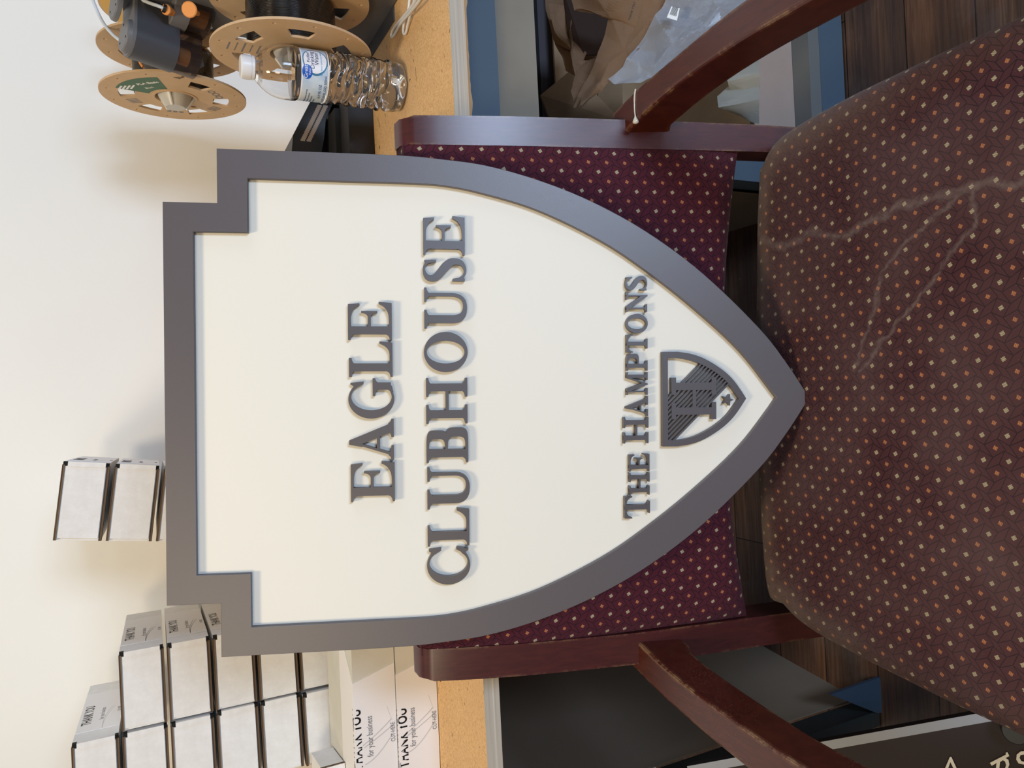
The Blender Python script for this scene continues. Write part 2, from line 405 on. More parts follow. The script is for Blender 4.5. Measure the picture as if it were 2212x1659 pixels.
g.col(g.ramp(g.noise(co, 45, 4), [(0.35, (0.42, 0.56, 0.72)), (0.65, (0.66, 0.75, 0.84))])); M['label'] = m
M['label_white'] = mat('label_white', (0.85, 0.86, 0.90), 0.35)
M['label_blue'] = mat('label_blue', (0.012, 0.10, 0.52), 0.35)
M['label_navy'] = mat('label_navy', (0.012, 0.035, 0.16), 0.35)
M['label_teal'] = mat('label_teal', (0.05, 0.19, 0.33), 0.35)
M['label_sky'] = mat('label_sky', (0.10, 0.38, 0.75), 0.35)
M['steel'] = mat('grey_steel_edge', (0.27, 0.28, 0.31), 0.4)
M['plaque'] = grain(mat('plaque_brown_paint', (0.032, 0.023, 0.023), 0.62, spec=0.2), 900, 0.25, 0.0004)
M['plaque_letter'] = mat('cream_letter_paint', (0.72, 0.68, 0.60), 0.5)
M['drip'] = mat('dried_glue', (0.62, 0.56, 0.46), 0.25, coat=0.5)
M['bracket'] = mat('deep_blue_paint', (0.030, 0.052, 0.082), 0.5)
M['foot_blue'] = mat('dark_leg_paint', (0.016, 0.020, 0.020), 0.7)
m = mat('sunset_label', (0.7, 0.4, 0.1), 0.45); g = N(m); sp = g.n('ShaderNodeSeparateXYZ'); g.put(sp.inputs[0], g.coord('Object'))
g.col(g.ramp(g.mr(sp.outputs[1], -0.10, 0.10), [(0.0, (0.045, 0.05, 0.14)), (0.18, (0.10, 0.08, 0.20)), (0.34, (0.42, 0.14, 0.12)), (0.5, (0.75, 0.34, 0.10)), (0.7, (0.72, 0.42, 0.06))])); M['sunset'] = m

# ------------------------------------------------------------------ the setting
ZT = 0.73
WALL_Y = 1.47
b = bmesh.new(); box(b, -2.2, 2.6, WALL_Y, WALL_Y+0.1, 0, 2.8); tag(obj('wall_back', b, M['wall']), 'cream painted plaster wall behind the worktable', 'wall', kind='structure')
b = bmesh.new(); box(b, -2.2, 2.6, -2.5, WALL_Y+0.1, -0.06, 0); tag(obj('floor', b, M['floor']), 'dark brown wood plank floor under the chair and table', 'floor', kind='structure')

# ------------------------------------------------------------------ worktable
tb = thing('worktable', 'long worktable with brown particle board top and raw grey-beige layered edge', 'table', (0, 0.77, 0))
def wt(bm, name, mt, **k):
    for v in bm.verts: v.co -= Vector((0, 0.77, 0))
    return obj(name, bm, mt, tb, **k)
b = bmesh.new(); box(b, -0.95, 1.3, 0.768, WALL_Y-0.015, ZT-0.019, ZT)
for f in b.faces:
    if abs(f.calc_center_median().y - 0.768) < 1e-4: f.material_index = 1
wt(b, 'tabletop', [M['board'], M['board_edge']])
b = bmesh.new(); n = 150   # ragged torn lip under the right end of the board
vs0 = []; vs1 = []; vs2 = []; vs3 = []
for i in range(n+1):
    x = 0.20 + 1.0*i/n; r = 0.0012 + 0.0022*abs(noise.noise(Vector((x*140, 3, 0)))) + 0.003*max(0, noise.noise(Vector((x*33, 9, 0)))-0.1)
    vs0.append(b.verts.new((x, 0.7655, ZT-0.0185))); vs1.append(b.verts.new((x, 0.7655, ZT-0.0185-r)))
    vs2.append(b.verts.new((x, 0.7685, ZT-0.0185))); vs3.append(b.verts.new((x, 0.7685, ZT-0.0185-r)))
for i in range(n):
    b.faces.new((vs0[i], vs0[i+1], vs1[i+1], vs1[i])); b.faces.new((vs2[i+1], vs2[i], vs3[i], vs3[i+1])); b.faces.new((vs1[i], vs1[i+1], vs3[i+1], vs3[i])); b.faces.new((vs0[i+1], vs0[i], vs2[i], vs2[i+1]))
wt(b, 'splintered_lip', M['kraft'])
pz_ = at_y(1152, 60, 0.835).z
b = bmesh.new(); box(b, 0.285, 1.3, 0.831, 0.839, pz_, ZT-0.0193); wt(b, 'apron_panel', M['beige_panel'])
b = bmesh.new(); box(b, 0.285, 1.3, 0.8392, 1.2, pz_+0.004, pz_+0.012); wt(b, 'under_shelf', M['dark_purple'])
b = bmesh.new(); box(b, 0.285, 1.3, 0.79, 0.83, 0.662, ZT-0.0192); wt(b, 'front_beam', M['blue'], bevel=0.002)
for x0, x1, nm in ((0.288, 0.330, 'leg'), (-0.592, -0.5665, 'leg')):
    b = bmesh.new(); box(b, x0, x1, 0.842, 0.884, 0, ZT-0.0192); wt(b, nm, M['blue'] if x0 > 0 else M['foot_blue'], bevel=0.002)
b = bmesh.new(); box(b, 0.3302, 1.3, 0.842, 0.872, 0.006, 0.060); wt(b, 'bottom_rail', M['blue'], bevel=0.002)
b = bmesh.new(); box(b, 0.3302, 1.3, 0.8425, 0.88, 0.0602, 0.084); wt(b, 'rail_lip', M['rail_lip'], bevel=0.0015)
b = bmesh.new(); prism(b, [(-0.564, 0.8845, 0.0), (-0.5615, 0.8845, 0.0), (-0.4985, 1.40, 0), (-0.501, 1.40, 0)], (0, 0, ZT-0.0195)); wt(b, 'side_panel', M['tan_panel'])
b = bmesh.new(); box(b, 0.2815, 0.284, 0.8845, 1.40, 0.0, ZT-0.0195); wt(b, 'side_panel', M['tan_panel'])
b = bmesh.new()   # blue triangular foot gusset at the left leg
prism(b, [(-0.568, 0.836, 0.0), (-0.510, 0.836, 0.0), (-0.512, 0.836, 0.114), (-0.5655, 0.836, 0.012)], (0, 0.006, 0)); wt(b, 'foot_bracket', M['bracket'])
b = bmesh.new(); box(b, -0.95, 1.3, 1.405, 1.445, 0.40, ZT-0.0195); wt(b, 'rear_beam', M['beige_panel'])

# ------------------------------------------------------------------ armchair
TH = math.radians(-2.5)
ch = thing('armchair', 'dark red wooden armchair upholstered in burgundy fabric with cream and orange diamonds', 'chair', (-0.008, 0.61, 0), (0, 0, TH))
CM = Matrix.Translation((-0.008, 0.61, 0)) @ Matrix.Rotation(TH, 4, 'Z'); CI = CM.inverted()
TT = math.tan(math.radians(11.5))
def by(z): return (z-0.46)*TT + 0.67*max(0, z-0.70)**2      # front face of the stiles
def SP(s, z): return 0.0050*min(1, max(0, (z-0.45)/0.30)) if s > 0 else -0.0155 + 0.0085*min(1, max(0, (z-0.60)/0.22))
for s in (1, -1):
    b = bmesh.new(); xo, xi = (0.2735, 0.2455) if s > 0 else (0.2795, 0.2470)
    prof = []
    for z, wd_ in [(0.0, 0.030), (0.28, 0.036)] + [(0.36+0.0225*q_, 0.038-0.008*max(0, (q_-4)/16)) for q_ in range(21)]:
        yy = by(z) if z > 0.27 else by(0.28) + (0.28-z)*0.18
        prof.append((yy, yy+wd_, z))
    rings = []
    for y0, y1, z in prof + [(by(0.815)+0.001, by(0.815)+0.028, 0.8155), (by(0.820)+0.008, by(0.820)+0.024, 0.8215)]:
        bow = 0.004*math.sin(PI*min(max((z-0.35)/0.45, 0), 1))
        tp = 0.0 if z < 0.815 else (0.002 if z < 0.824 else 0.006)
        rings.append([b.verts.new((s*(xi+tp*0.2-SP(s,z)), y0, z)), b.verts.new((s*(xo+bow*0.3-tp-SP(s,z)), y0, z)), b.verts.new((s*(xo+bow*0.3-tp-SP(s,z)), y1, z)), b.verts.new((s*(xi+tp*0.2-SP(s,z)), y1, z))])
    for A, B in zip(rings, rings[1:]):
        for k in range(4): b.faces.new((A[k], A[(k+1)%4], B[(k+1)%4], B[k]))
    b.faces.new(rings[0][::-1]); b.faces.new(rings[-1])
    obj('back_post', b, M['wood'], ch, smooth=True, bevel=0.0025, seg=3)
# arms: rectangular section swept along a curve, top face at z 0.60
def armc(pts):
    return [CI @ Vector(p) for p in pts]
armR_o = armc([(.2795,.650,.6),(.289,.602,.6),(.297,.537,.6),(.3035,.469,.6),(.306,.40,.598),(.306,.33,.594),(.304,.27,.588)])
armR_i = armc([(.248,.645,.6),(.261,.589,.6),(.2695,.532,.6),(.273,.471,.6),(.273,.40,.598),(.272,.33,.594),(.270,.27,.588)])
armL_o = armc([(-.307,.672,.6),(-.325,.607,.6),(-.3405,.522,.6),(-.348,.455,.6),(-.350,.39,.598),(-.350,.33,.594),(-.348,.27,.588)])
armL_i = armc([(-.2755,.662,.6),(-.295,.594,.6),(-.307,.517,.6),(-.3135,.455,.6),(-.316,.39,.598),(-.316,.33,.594),(-.314,.27,.588)])
for po, pi_ in ((armR_o, armR_i), (armL_o, armL_i)):
    b = bmesh.new(); O_ = spline(po, 6); I_ = spline(pi_, 6); rings = []
    for k, (p, q) in enumerate(zip(O_, I_)):
        hh = 0.044 if k > 3 else 0.050
        rings.append([b.verts.new(p), b.verts.new(q), b.verts.new(q - Vector((0, 0, hh))), b.verts.new(p - Vector((0, 0, hh)))])
    for A, B in zip(rings, rings[1:]):
        for k in range(4): b.faces.new((A[k], A[(k+1)%4], B[(k+1)%4], B[k]))
    b.faces.new(rings[0][::-1]); b.faces.new(rings[-1])
    bmesh.ops.recalc_face_normals(b, faces=b.faces)
    o = obj('armrest', b, M['wood_arm'], ch, bevel=0.0035, seg=3)
    o['label'] = 'curved wooden armrest with worn pale edge'
for s in (1, -1):    # front legs that carry the arms
    b = bmesh.new(); fx = (0.300 if s > 0 else -0.312)
    prism(b, [(fx-0.017, -0.335, 0.0), (fx+0.017, -0.335, 0.0), (fx+0.017, -0.300, 0.0), (fx-0.017, -0.300, 0.0)], (0, 0, 0.548))
    obj('front_leg', b, M['wood'], ch, bevel=0.003)
# seat rails
b = bmesh.new(); box(b, -0.245, 0.245, -0.005, 0.018, 0.33, 0.395); obj('rear_rail', b, M['wood'], ch, bevel=0.002)
for s in (1, -1):
    b = bmesh.new(); box(b, s*0.262-0.012, s*0.262+0.012, -0.305, -0.003, 0.33, 0.390); obj('side_rail', b, M['wood'], ch, bevel=0.002)
b = bmesh.new(); box(b, -0.29, 0.28, -0.332, -0.306, 0.33, 0.390); obj('front_rail', b, M['wood'], ch, bevel=0.002)
# back cushion
b = bmesh.new(); uvl = b.loops.layers.uv.new('UVMap'); nx, nz = 60, 48
gridv = {}
def back_pt(i, j):
    u = -1 + 2*i/nx; v = j/nz
    zb = 0.470 + 0.022*(1-u*u) ; zt = 0.8195
    z = zb + (zt-zb)*v
    hw = 0.2545
    x = u*hw - 0.0070
    ed = 1-abs(u)**10
    tb_ = min(1, v/0.10); tt_ = min(1, (1-v)/0.05)
    prof = math.sqrt(max(0, 1-(1-tb_)**2)) * math.sqrt(max(0, 1-(1-tt_)**2)) * (max(0, ed))**0.5
    bul = 0.004 + (0.006*prof + 0.005*(1-u*u)*prof)*(1-0.6*v)
    curve = -0.0*(1-u*u)
    wob = 0.0012*noise.noise(Vector((x*18, z*18, 2)))
    return Vector((x, by(z) + 0.004 - bul*prof*1.5 + wob + 0.002*(1-u*u)*0.5, z)), (x, z + (1-tb_)*0.0)
for j in range(nz+1):
    for i in range(nx+1):
        p, uvp = back_pt(i, j); gridv[i, j] = (b.verts.new(p), uvp)
bk = {}
for j in (0, nz):
    for i in range(nx+1): bk[i, j] = b.verts.new(gridv[i, j][0].co + Vector((0, 0.022, 0)))
for i in (0, nx):
    for j in range(1, nz): bk[i, j] = b.verts.new(gridv[i, j][0].co + Vector((0, 0.022, 0)))
def fuv(vs, uvs):
    f = b.faces.new(vs)
    for l, q in zip(f.loops, uvs): l[uvl].uv = q
    return f
for j in range(nz):
    for i in range(nx):
        q = [gridv[i, j], gridv[i+1, j], gridv[i+1, j+1], gridv[i, j+1]]
        fuv([a[0] for a in q], [a[1] for a in q])
def sidef(k0, k1, d):
    a, c = gridv[k0], gridv[k1]
    fuv([a[0], bk[k0], bk[k1], c[0]], [a[1], (a[1][0]+d[0], a[1][1]+d[1]), (c[1][0]+d[0], c[1][1]+d[1]), c[1]])
for i in range(nx): sidef((i, 0), (i+1, 0), (0, -0.022)); sidef((i+1, nz), (i, nz), (0, 0.022))
for j in range(nz): sidef((0, j+1), (0, j), (-0.022, 0)); sidef((nx, j), (nx, j+1), (0.022, 0))
back_loop = [bk[i, 0] for i in range(nx+1)] + [bk[nx, j] for j in range(1, nz)] + [bk[i, nz] for i in range(nx, -1, -1)] + [bk[0, j] for j in range(nz-1, 0, -1)]
b.faces.new(back_loop)
o = obj('backrest_cushion', b, M['back_fabric'], ch, smooth=True)
# seat cushion: outline ring shrunk to the middle, rounded over the rim
outl = [(-0.222,0.008),(0,0.010),(0.200,0.007),(0.236,-0.002),(0.258,-0.030),(0.270,-0.10),(0.276,-0.17),(0.281,-0.25),(0.284,-0.33),(0.268,-0.38),(0.20,-0.405),(0,-0.415),
        (-0.20,-0.405),(-0.272,-0.38),(-0.284,-0.33),(-0.281,-0.25),(-0.276,-0.17),(-0.270,-0.10),(-0.263,-0.052),(-0.250,-0.022)]
P = [Vector((x, y, 0)) for x, y in outl]; loop = []
for i in range(len(P)):
    p0, p1, p2, p3 = P[i-1], P[i], P[(i+1) % len(P)], P[(i+2) % len(P)]
    for k in range(8):
        t = k/8; loop.append(0.5*((2*p1)+(p2-p0)*t+(2*p0-5*p1+4*p2-p3)*t*t+(3*p1-p0-3*p2+p3)*t**3))
b = bmesh.new(); uvl = b.loops.layers.uv.new('UVMap'); n = len(loop); cen = Vector((0, -0.20, 0)); R_ = 0.022
rows = []
prof = [(t, 0, 0) for t in (0.15, 0.3, 0.45, 0.6, 0.72, 0.82, 0.90, 0.95, 1.0)]
def inward(i):
    d = (loop[(i+1) % n]-loop[i-1]).normalized(); v = Vector((-d.y, d.x, 0))
    v = v if v.dot(cen-loop[i]) > 0 else -v
    return v
rimw = []
def top_z(p): 
    q = p - cen; return 0.462 - 0.03*(q.x/0.5)**2 - 0.03*(max(0, abs(q.y))/0.5)**2 + 0.0015*noise.noise(Vector((p.x*14, p.y*14, 0)))
for t, _, _ in prof:
    ring = []
    for i in range(n):
        q = loop[i] + inward(i)*R_; p = cen + (q-cen)*t; p = Vector((p.x, p.y, top_z(p))); ring.append((p, (p.x, p.y), 0.0 if t < 0.93 else (t-0.93)/0.07*0.5))
    rows.append(ring)
for k in range(1, 9):
    a = PI/2*k/8; ring = []
    for i in range(n):
        iw = inward(i); q = loop[i] + iw*R_; zz = top_z(q)
        p = q - iw*R_*math.sin(a); p = Vector((p.x, p.y, zz - R_*(1-math.cos(a))))
        uvp = q - iw*(R_*a); ring.append((p, (uvp.x, uvp.y), 0.5+0.5*k/8))
    rows.append(ring)
for dz in (0.02, 0.042):
    ring = []
    for i in range(n):
        iw = inward(i); q = loop[i] + iw*R_; p = loop[i].copy(); zz = top_z(q)-R_-dz; uvp = q - iw*(R_*PI/2+dz)
        ring.append((Vector((p.x, p.y, max(zz, 0.3905))), (uvp.x, uvp.y), 1.0))
    rows.append(ring)
def suv(q):   # cushion uv in room metres so the stain strokes land where they are
    w = CM @ Vector((q[0], q[1], 0)); return (w.x, w.y)
rim = b.verts.layers.float.new('rim'); V_ = []
for ring in rows:
    r = []
    for p, q, w in ring:
        v = b.verts.new(p)
        # dust is heaviest along the rear rim and its two corners
        back = min(1, max(0, (p.y+0.16)/0.13)); v[rim] = w*(0.25+0.75*back) if w > 0 else 0
        r.append((v, suv(q)))
    V_.append(r)
cv = (b.verts.new((cen.x, cen.y, top_z(cen))), suv(cen))
def f2(q):
    f = b.faces.new([a[0] for a in q])
    for l, a in zip(f.loops, q): l[uvl].uv = a[1]
for i in range(n):
    j = (i+1) % n; f2([cv, V_[0][i], V_[0][j]])
    for A, B in zip(V_, V_[1:]): f2([A[i], B[i], B[j], A[j]])
b.faces.new([V_[-1][i][0] for i in range(n)])
o = obj('seat_cushion', b, M['seat_fabric'], ch, smooth=True); o['label'] = 'dusty burgundy seat cushion with pale scuff lines'
# glue drip on the right arm
b = bmesh.new()
dr = [at_z(1373, 192, 0.6005), at_z(1371, 205, 0.6006), at_z(1370.5, 222, 0.6006), at_z(1371, 240, 0.6008), at_z(1372.5, 252, 0.6010), at_z(1373, 260, 0.6010), at_z(1373.5, 268, 0.6002)]
tube(b, [CI @ p for p in spline(dr, 4)], [0.0009]*8 + [0.0007]*8 + [0.0010, 0.0013, 0.0018, 0.0023, 0.0028, 0.0031, 0.0032, 0.0028, 0.0014][:9])
obj('glue_drip', b, M['drip'], ch, smooth=True)

# ------------------------------------------------------------------ the shield sign
SN = Vector((-0.0166, -0.9509, 0.3090)).normalized(); SH = Vector((0.9989, -0.0291, -0.0360)); SH = (SH - SN*SH.dot(SN)).normalized(); SU = SN.cross(SH).normalized()
SO = Vector((-0.0024, 0.7284, 1.0394))
SM = basis(SO, SH, SU, SN)
sg = thing('shield_sign', 'shield-shaped sign reading EAGLE CLUBHOUSE, cream with grey-brown frame, leaning on the armchair', 'sign')
sg.matrix_world = SM
mm = 0.001
outer = [(180,0),(180,-46.3),(228.8,-46.3),(228.8,-175)]
arc_o = [(228.8,-175),(228.3,-215),(226.5,-245),(222,-288),(210,-338),(190.8,-391),(162.4,-446.4),(123,-503),(70,-561),(35,-590.2),(0.5,-614.3)]
inner = [(154,-25.6),(154.3,-72.6),(203,-72.6),(203,-222)]
arc_i = [(203,-222),(201.7,-249),(196,-283.2),(181,-338),(153,-400),(124,-446.3),(88.8,-493.5),(46.7,-541.5),(0.5,-579.6)]
def sym(pts, arc, tip):
    r = pts[:-1] + [tuple(p.xy) for p in [q for q in spline([(x, y, 0) for x, y in arc], 6)]]
    l = [(-x+0.0, y) for x, y in reversed(r[:-1])]
    return [(x*mm, y*mm) for x, y in r + l]
me = flat([sym(outer, arc_o, 0), sym(inner, arc_i, 0)], 0.006, 0.0004); link('frame', me, M['sign_frame'], sg)
me = flat([[(x*0.9985, y*0.9985-0.0003) for x, y in sym(outer, arc_o, 0)]], 0.0070); me.transform(Matrix.Translation((0, 0, -0.0060)))
link('panel', me, M['sign_panel'], sg)
# --- serif letter kit, cap height 1
def q2(p0, p1, p2, k=6): return [((1-t)**2*p0[0]+2*t*(1-t)*p1[0]+t*t*p2[0], (1-t)**2*p0[1]+2*t*(1-t)*p1[1]+t*t*p2[1]) for t in [i/k for i in range(k+1)]]
def c3(p0, p1, p2, p3, k=14): return [tuple((1-t)**3*p0[a]+3*t*(1-t)**2*p1[a]+3*t*t*(1-t)*p2[a]+t**3*p3[a] for a in (0, 1)) for t in [i/k for i in range(k+1)]]
SER = 0.055
def rect(x0, x1, y0, y1): return [[(x0, y0), (x1, y0), (x1, y1), (x0, y1)]]
def serif(x0, x1, s0, s1, y, up):
    """slab from x0 to x1 at height y with brackets onto the stem s0..s1; up=1 stands on y, -1 hangs from y"""
    t = SER*up; B_ = 0.065*up
    p = [(x0, y), (x1, y), (x1, y+t)] + q2((x1, y+t), (s1+0.02, y+t*1.2), (s1, y+t+B_)) + q2((s0, y+t+B_), (s0-0.02, y+t*1.2), (x0, y+t))
    return [p]
def ell(cx, cy, rx, ry, a0=0, a1=360, k=48): return [(cx+rx*math.cos(math.radians(a0+(a1-a0)*i/k)), cy+ry*math.sin(math.radians(a0+(a1-a0)*i/k))) for i in range(k+(0 if a1-a0 == 360 else 1))]
def bowl(x0, yb, yt, xr, th, hl):
    h_ = (yt-yb)
    o_ = [(x0, yt), (xr-0.36, yt)] + c3((xr-0.36, yt), (xr+0.12-0.10, yt), (xr+0.0, yt-h_*0.1), (xr, (yt+yb)/2), 10) + c3((xr, (yt+yb)/2), (xr, yb+h_*0.1), (xr+0.02, yb), (xr-0.36, yb), 10) + [(x0, yb)]
    xi = xr-th
    i_ = [(x0+0.05, yt-hl), (xr-0.38, yt-hl)] + c3((xr-0.38, yt-hl), (xi-0.02, yt-hl), (xi, yt-h_*0.25), (xi, (yt+yb)/2), 8) + c3((xi, (yt+yb)/2), (xi, yb+h_*0.25), (xi-0.02, yb+hl), (xr-0.38, yb+hl), 8) + [(x0+0.05, yb+hl)]
    return [o_, i_]
def stroke(pts):
    c = spline([(x, y, 0) for x, y, w in pts], 6); ws = spline([(w, 0, 0) for x, y, w in pts], 6); L = []; R = []
    for i, p in enumerate(c):
        d = (c[min(i+1, len(c)-1)]-c[max(i-1, 0)]).normalized(); nn = Vector((-d.y, d.x, 0)); w = ws[i].x/2
        L.append(tuple((p+nn*w).xy)); R.append(tuple((p-nn*w).xy))
    return [L + R[::-1]]
def arms(top, x1, xs, mid=True, xm=0.69):
    r = []
    if top: r.append([[(0.2, 1), (x1-0.03, 1), (x1-0.01, 0.74), (x1-0.055, 0.74)] + q2((x1-0.06, 0.75), (x1-0.14, 0.935), (0.5, 0.938)) + [(0.2, 0.938)]])
    if mid: r.append([[(0.3, 0.55)] + q2((0.54, 0.55), (0.63, 0.56), (xm-0.04, 0.70)) + [(xm, 0.70), (xm, 0.335), (xm-0.04, 0.335)] + q2((xm-0.04, 0.335), (0.63, 0.475), (0.54, 0.485)) + [(0.3, 0.485)]])
    r.append([[(0.2, 0), (x1, 0), (x1+0.03, 0.30), (x1-0.02, 0.30)] + q2((x1-0.02, 0.30), (x1-0.10, 0.072), (0.5, 0.068)) + [(0.2, 0.068)]])
    return r
def GL(c):
    """glyph -> (width, [pieces]); each piece is a list of loops"""
    if c == 'E':
        return 0.91, [rect(0.135, 0.325, 0, 1), [[(0, 0), (0.3, 0), (0.3, 0.2), (0.135, 0.2)] + q2((0.135, 0.15), (0.12, 0.06), (0, 0.05))], [[(0, 1), (0.3, 1), (0.3, 0.8), (0.135, 0.8)] + q2((0.135, 0.85), (0.12, 0.94), (0, 0.95))]] + arms(True, 0.88, 0)
    if c == 'L':
        return 0.80, [rect(0.125, 0.305, 0, 1), [[(0, 0), (0.3, 0), (0.3, 0.2), (0.125, 0.2)] + q2((0.125, 0.15), (0.11, 0.06), (0, 0.05))], serif(0, 0.43, 0.125, 0.305, 1, -1)] + arms(False, 0.77, 0, False)
    if c == 'H':
        return 1.04, [rect(0.125, 0.305, 0, 1), rect(0.735, 0.915, 0, 1), serif(0, 0.43, 0.125, 0.305, 0, 1), serif(0, 0.43, 0.125, 0.305, 1, -1), serif(0.61, 1.04, 0.735, 0.915, 0, 1), serif(0.61, 1.04, 0.735, 0.915, 1, -1), rect(0.29, 0.75, 0.455, 0.53)]
    if c == 'A':
        return 0.93, [[[(0.385, 1.01), (0.455, 1.01), (0.845, 0.03), (0.64, 0.03), (0.375, 0.72), (0.165, 0.03), (0.10, 0.03), (0.335, 0.77)]], [[(0.36, 1.01), (0.455, 1.01), (0.46, 0.9), (0.37, 0.70), (0.305, 0.72)]], serif(0, 0.33, 0.105, 0.165, 0, 1), serif(0.52, 0.93, 0.64, 0.84, 0, 1), rect(0.22, 0.70, 0.315, 0.385)]
    if c in 'GC':
        xr = 0.86; a0, a1 = 42, 318
        o_ = ell(0.45, 0.5, 0.45, 0.52, a0, a1); i_ = ell(0.50, 0.5, 0.31, 0.46, a0-4 if c == 'G' else a0, a1, 48)
        r = [[o_ + i_[::-1]], [[(0.70, 0.86), (0.80, 0.68), (0.855, 0.68), (0.83, 0.97), (0.79, 0.97), (0.76, 0.92)]]]
        if c == 'G': r += [rect(0.665, 0.835, 0.06, 0.43), serif(0.52, 0.93, 0.665, 0.835, 0.47, -1), [[(0.6, 0.0), (0.74, 0.03), (0.835, 0.10), (0.835, 0.3), (0.7, 0.2)]]]
        else: r += [[[(0.70, 0.10), (0.82, 0.32), (0.87, 0.30), (0.83, 0.02), (0.79, 0.03), (0.76, 0.08)]]]
        return 0.90 if c == 'G' else 0.87, r
    if c == 'O': return 0.93, [[ell(0.465, 0.5, 0.465, 0.52), ell(0.465, 0.5, 0.262, 0.452)]]
    if c == 'U':
        o_ = [(0.125, 1), (0.125, 0.34)] + c3((0.125, 0.34), (0.125, 0.08), (0.25, -0.02), (0.48, -0.02)) + c3((0.48, -0.02), (0.70, -0.02), (0.82, 0.10), (0.82, 0.36)) + [(0.82, 1), (0.745, 1), (0.745, 0.36)] + c3((0.745, 0.36), (0.745, 0.16), (0.66, 0.07), (0.53, 0.07)) + c3((0.53, 0.07), (0.38, 0.07), (0.31, 0.15), (0.31, 0.36)) + [(0.31, 1)]
        return 0.94, [[o_], serif(0, 0.43, 0.125, 0.31, 1, -1), serif(0.62, 0.94, 0.745, 0.82, 1, -1)]
    if c == 'B':
        return 0.80, [rect(0.125, 0.31, 0, 1), [[(0, 0), (0.3, 0), (0.3, 0.2), (0.125, 0.2)] + q2((0.125, 0.15), (0.11, 0.06), (0, 0.05))], [[(0, 1), (0.3, 1), (0.3, 0.8), (0.125, 0.8)] + q2((0.125, 0.85), (0.11, 0.94), (0, 0.95))], bowl(0.22, 0.49, 1.0, 0.735, 0.19, 0.065), bowl(0.22, 0.0, 0.55, 0.80, 0.205, 0.065)]
    if c == 'P':
        return 0.74, [rect(0.13, 0.31, 0, 1), serif(0, 0.45, 0.13, 0.31, 0, 1), [[(0, 1), (0.3, 1), (0.3, 0.8), (0.13, 0.8)] + q2((0.13, 0.85), (0.11, 0.94), (0, 0.95))], bowl(0.22, 0.42, 1.0, 0.74, 0.19, 0.07)]
    if c == 'S':
        return 0.60, [stroke([(.525,.78,.05),(.44,.94,.06),(.29,.985,.06),(.13,.91,.12),(.105,.75,.16),(.22,.61,.19),(.40,.46,.20),(.50,.31,.17),(.475,.11,.12),(.32,.012,.06),(.16,.05,.06),(.05,.24,.05)]),
                      [[(0.485, 0.70), (0.54, 0.70), (0.53, 0.98), (0.48, 0.97), (0.45, 0.90)]], [[(0.03, 0.31), (0.085, 0.31), (0.13, 0.09), (0.09, 0.02), (0.03, 0.02)]]]
    if c == 'T':
        sp = lambda s: [[(0.43+s*0.43, 1.0), (0.43+s*0.44, 0.71), (0.43+s*0.395, 0.71)] + q2((0.43+s*0.39, 0.73), (0.43+s*0.33, 0.93), (0.43+s*0.12, 0.935)) + [(0.43, 0.935), (0.43, 1.0)]]
        return 0.86, [rect(0.335, 0.525, 0, 1), serif(0.19, 0.67, 0.335, 0.525, 0, 1), sp(-1), sp(1)]
    if c == 'N':
        return 1.02, [rect(0.16, 0.235, 0, 1), rect(0.79, 0.865, 0, 1), [[(0.10, 1), (0.30, 1), (0.865, 0.22), (0.865, -0.02), (0.80, -0.02), (0.14, 0.9)]], serif(0, 0.40, 0.16, 0.235, 0, 1), serif(0.63, 1.02, 0.79, 0.865, 1, -1), rect(0, 0.2, 0.945, 1)]
    if c == 'M':
        return 1.24, [rect(0.15, 0.225, 0, 1), rect(0.93, 1.115, 0, 1), [[(0.15, 1), (0.36, 1), (0.66, 0.25), (0.60, 0.0), (0.56, 0.0)]], [[(0.56, 0.0), (0.63, 0.0), (1.0, 1), (0.93, 1), (0.60, 0.16)]], serif(0, 0.38, 0.15, 0.225, 0, 1), serif(0.81, 1.24, 0.93, 1.115, 0, 1), rect(0, 0.3, 0.945, 1), rect(0.95, 1.24, 0.945, 1)]
def letter(c, x0, x1, y0, y1, depth=0.0062, name='letter'):
    w, pieces = GL(c); bm = bmesh.new()
    for ip, lp in enumerate(pieces):
        loops = [[(x0+(x1-x0)*p[0]/w, y0+(y1-y0)*p[1]) for p in l] for l in lp]
        loops = [[(a*mm, c_*mm) for a, c_ in l] for l in loops]
        add_mesh(bm, flat(loops, depth), Matrix.Translation((0, 0, ip*0.00003)))
    me = bpy.data.meshes.new(name); bm.to_mesh(me); bm.free()
    o = link(name, me, M['sign_letter'], sg); return o
ROW = [('E',-92.2,-55.0,-201.9,-161.9),('A',-53.8,-15.8,-201.3,-161),('G',-15.2,20.9,-201.2,-161),('L',23.4,56.3,-200.6,-161),('E',57.5,92.9,-200.2,-160.4),
 ('C',-172.2,-137.2,-271.0,-232),('L',-135.8,-100.5,-271.1,-232),('U',-101.1,-61.6,-271.0,-232),('B',-57.6,-24.6,-270.5,-231.4),('H',-20.9,22.0,-270,-231.4),('O',27.4,65.2,-269.7,-230.4),('U',68.3,106.5,-269.4,-230.2),('S',111.6,134.9,-269,-229.6),('E',137.4,173.6,-268.4,-229.7),
 ('T',-115.6,-94.3,-447.8,-422.6),('H',-93.1,-71.4,-447.6,-427.2),('E',-70.2,-52.7,-447.5,-427.2),('H',-42.7,-17.0,-446.6,-421.7),('A',-16.4,3.4,-446.2,-424.4),('M',4.4,26.5,-446,-425),('P',28,44.5,-446,-425.1),('T',45.8,63,-446,-425.2),('O',64.4,83.3,-445.9,-425.1),('N',85,104.6,-445.7,-424.9),('S',105.5,120.6,-445.5,-424.6)]
for c_, a, b_, y0, y1 in ROW:
    letter(c_, a, b_, y0, y1)
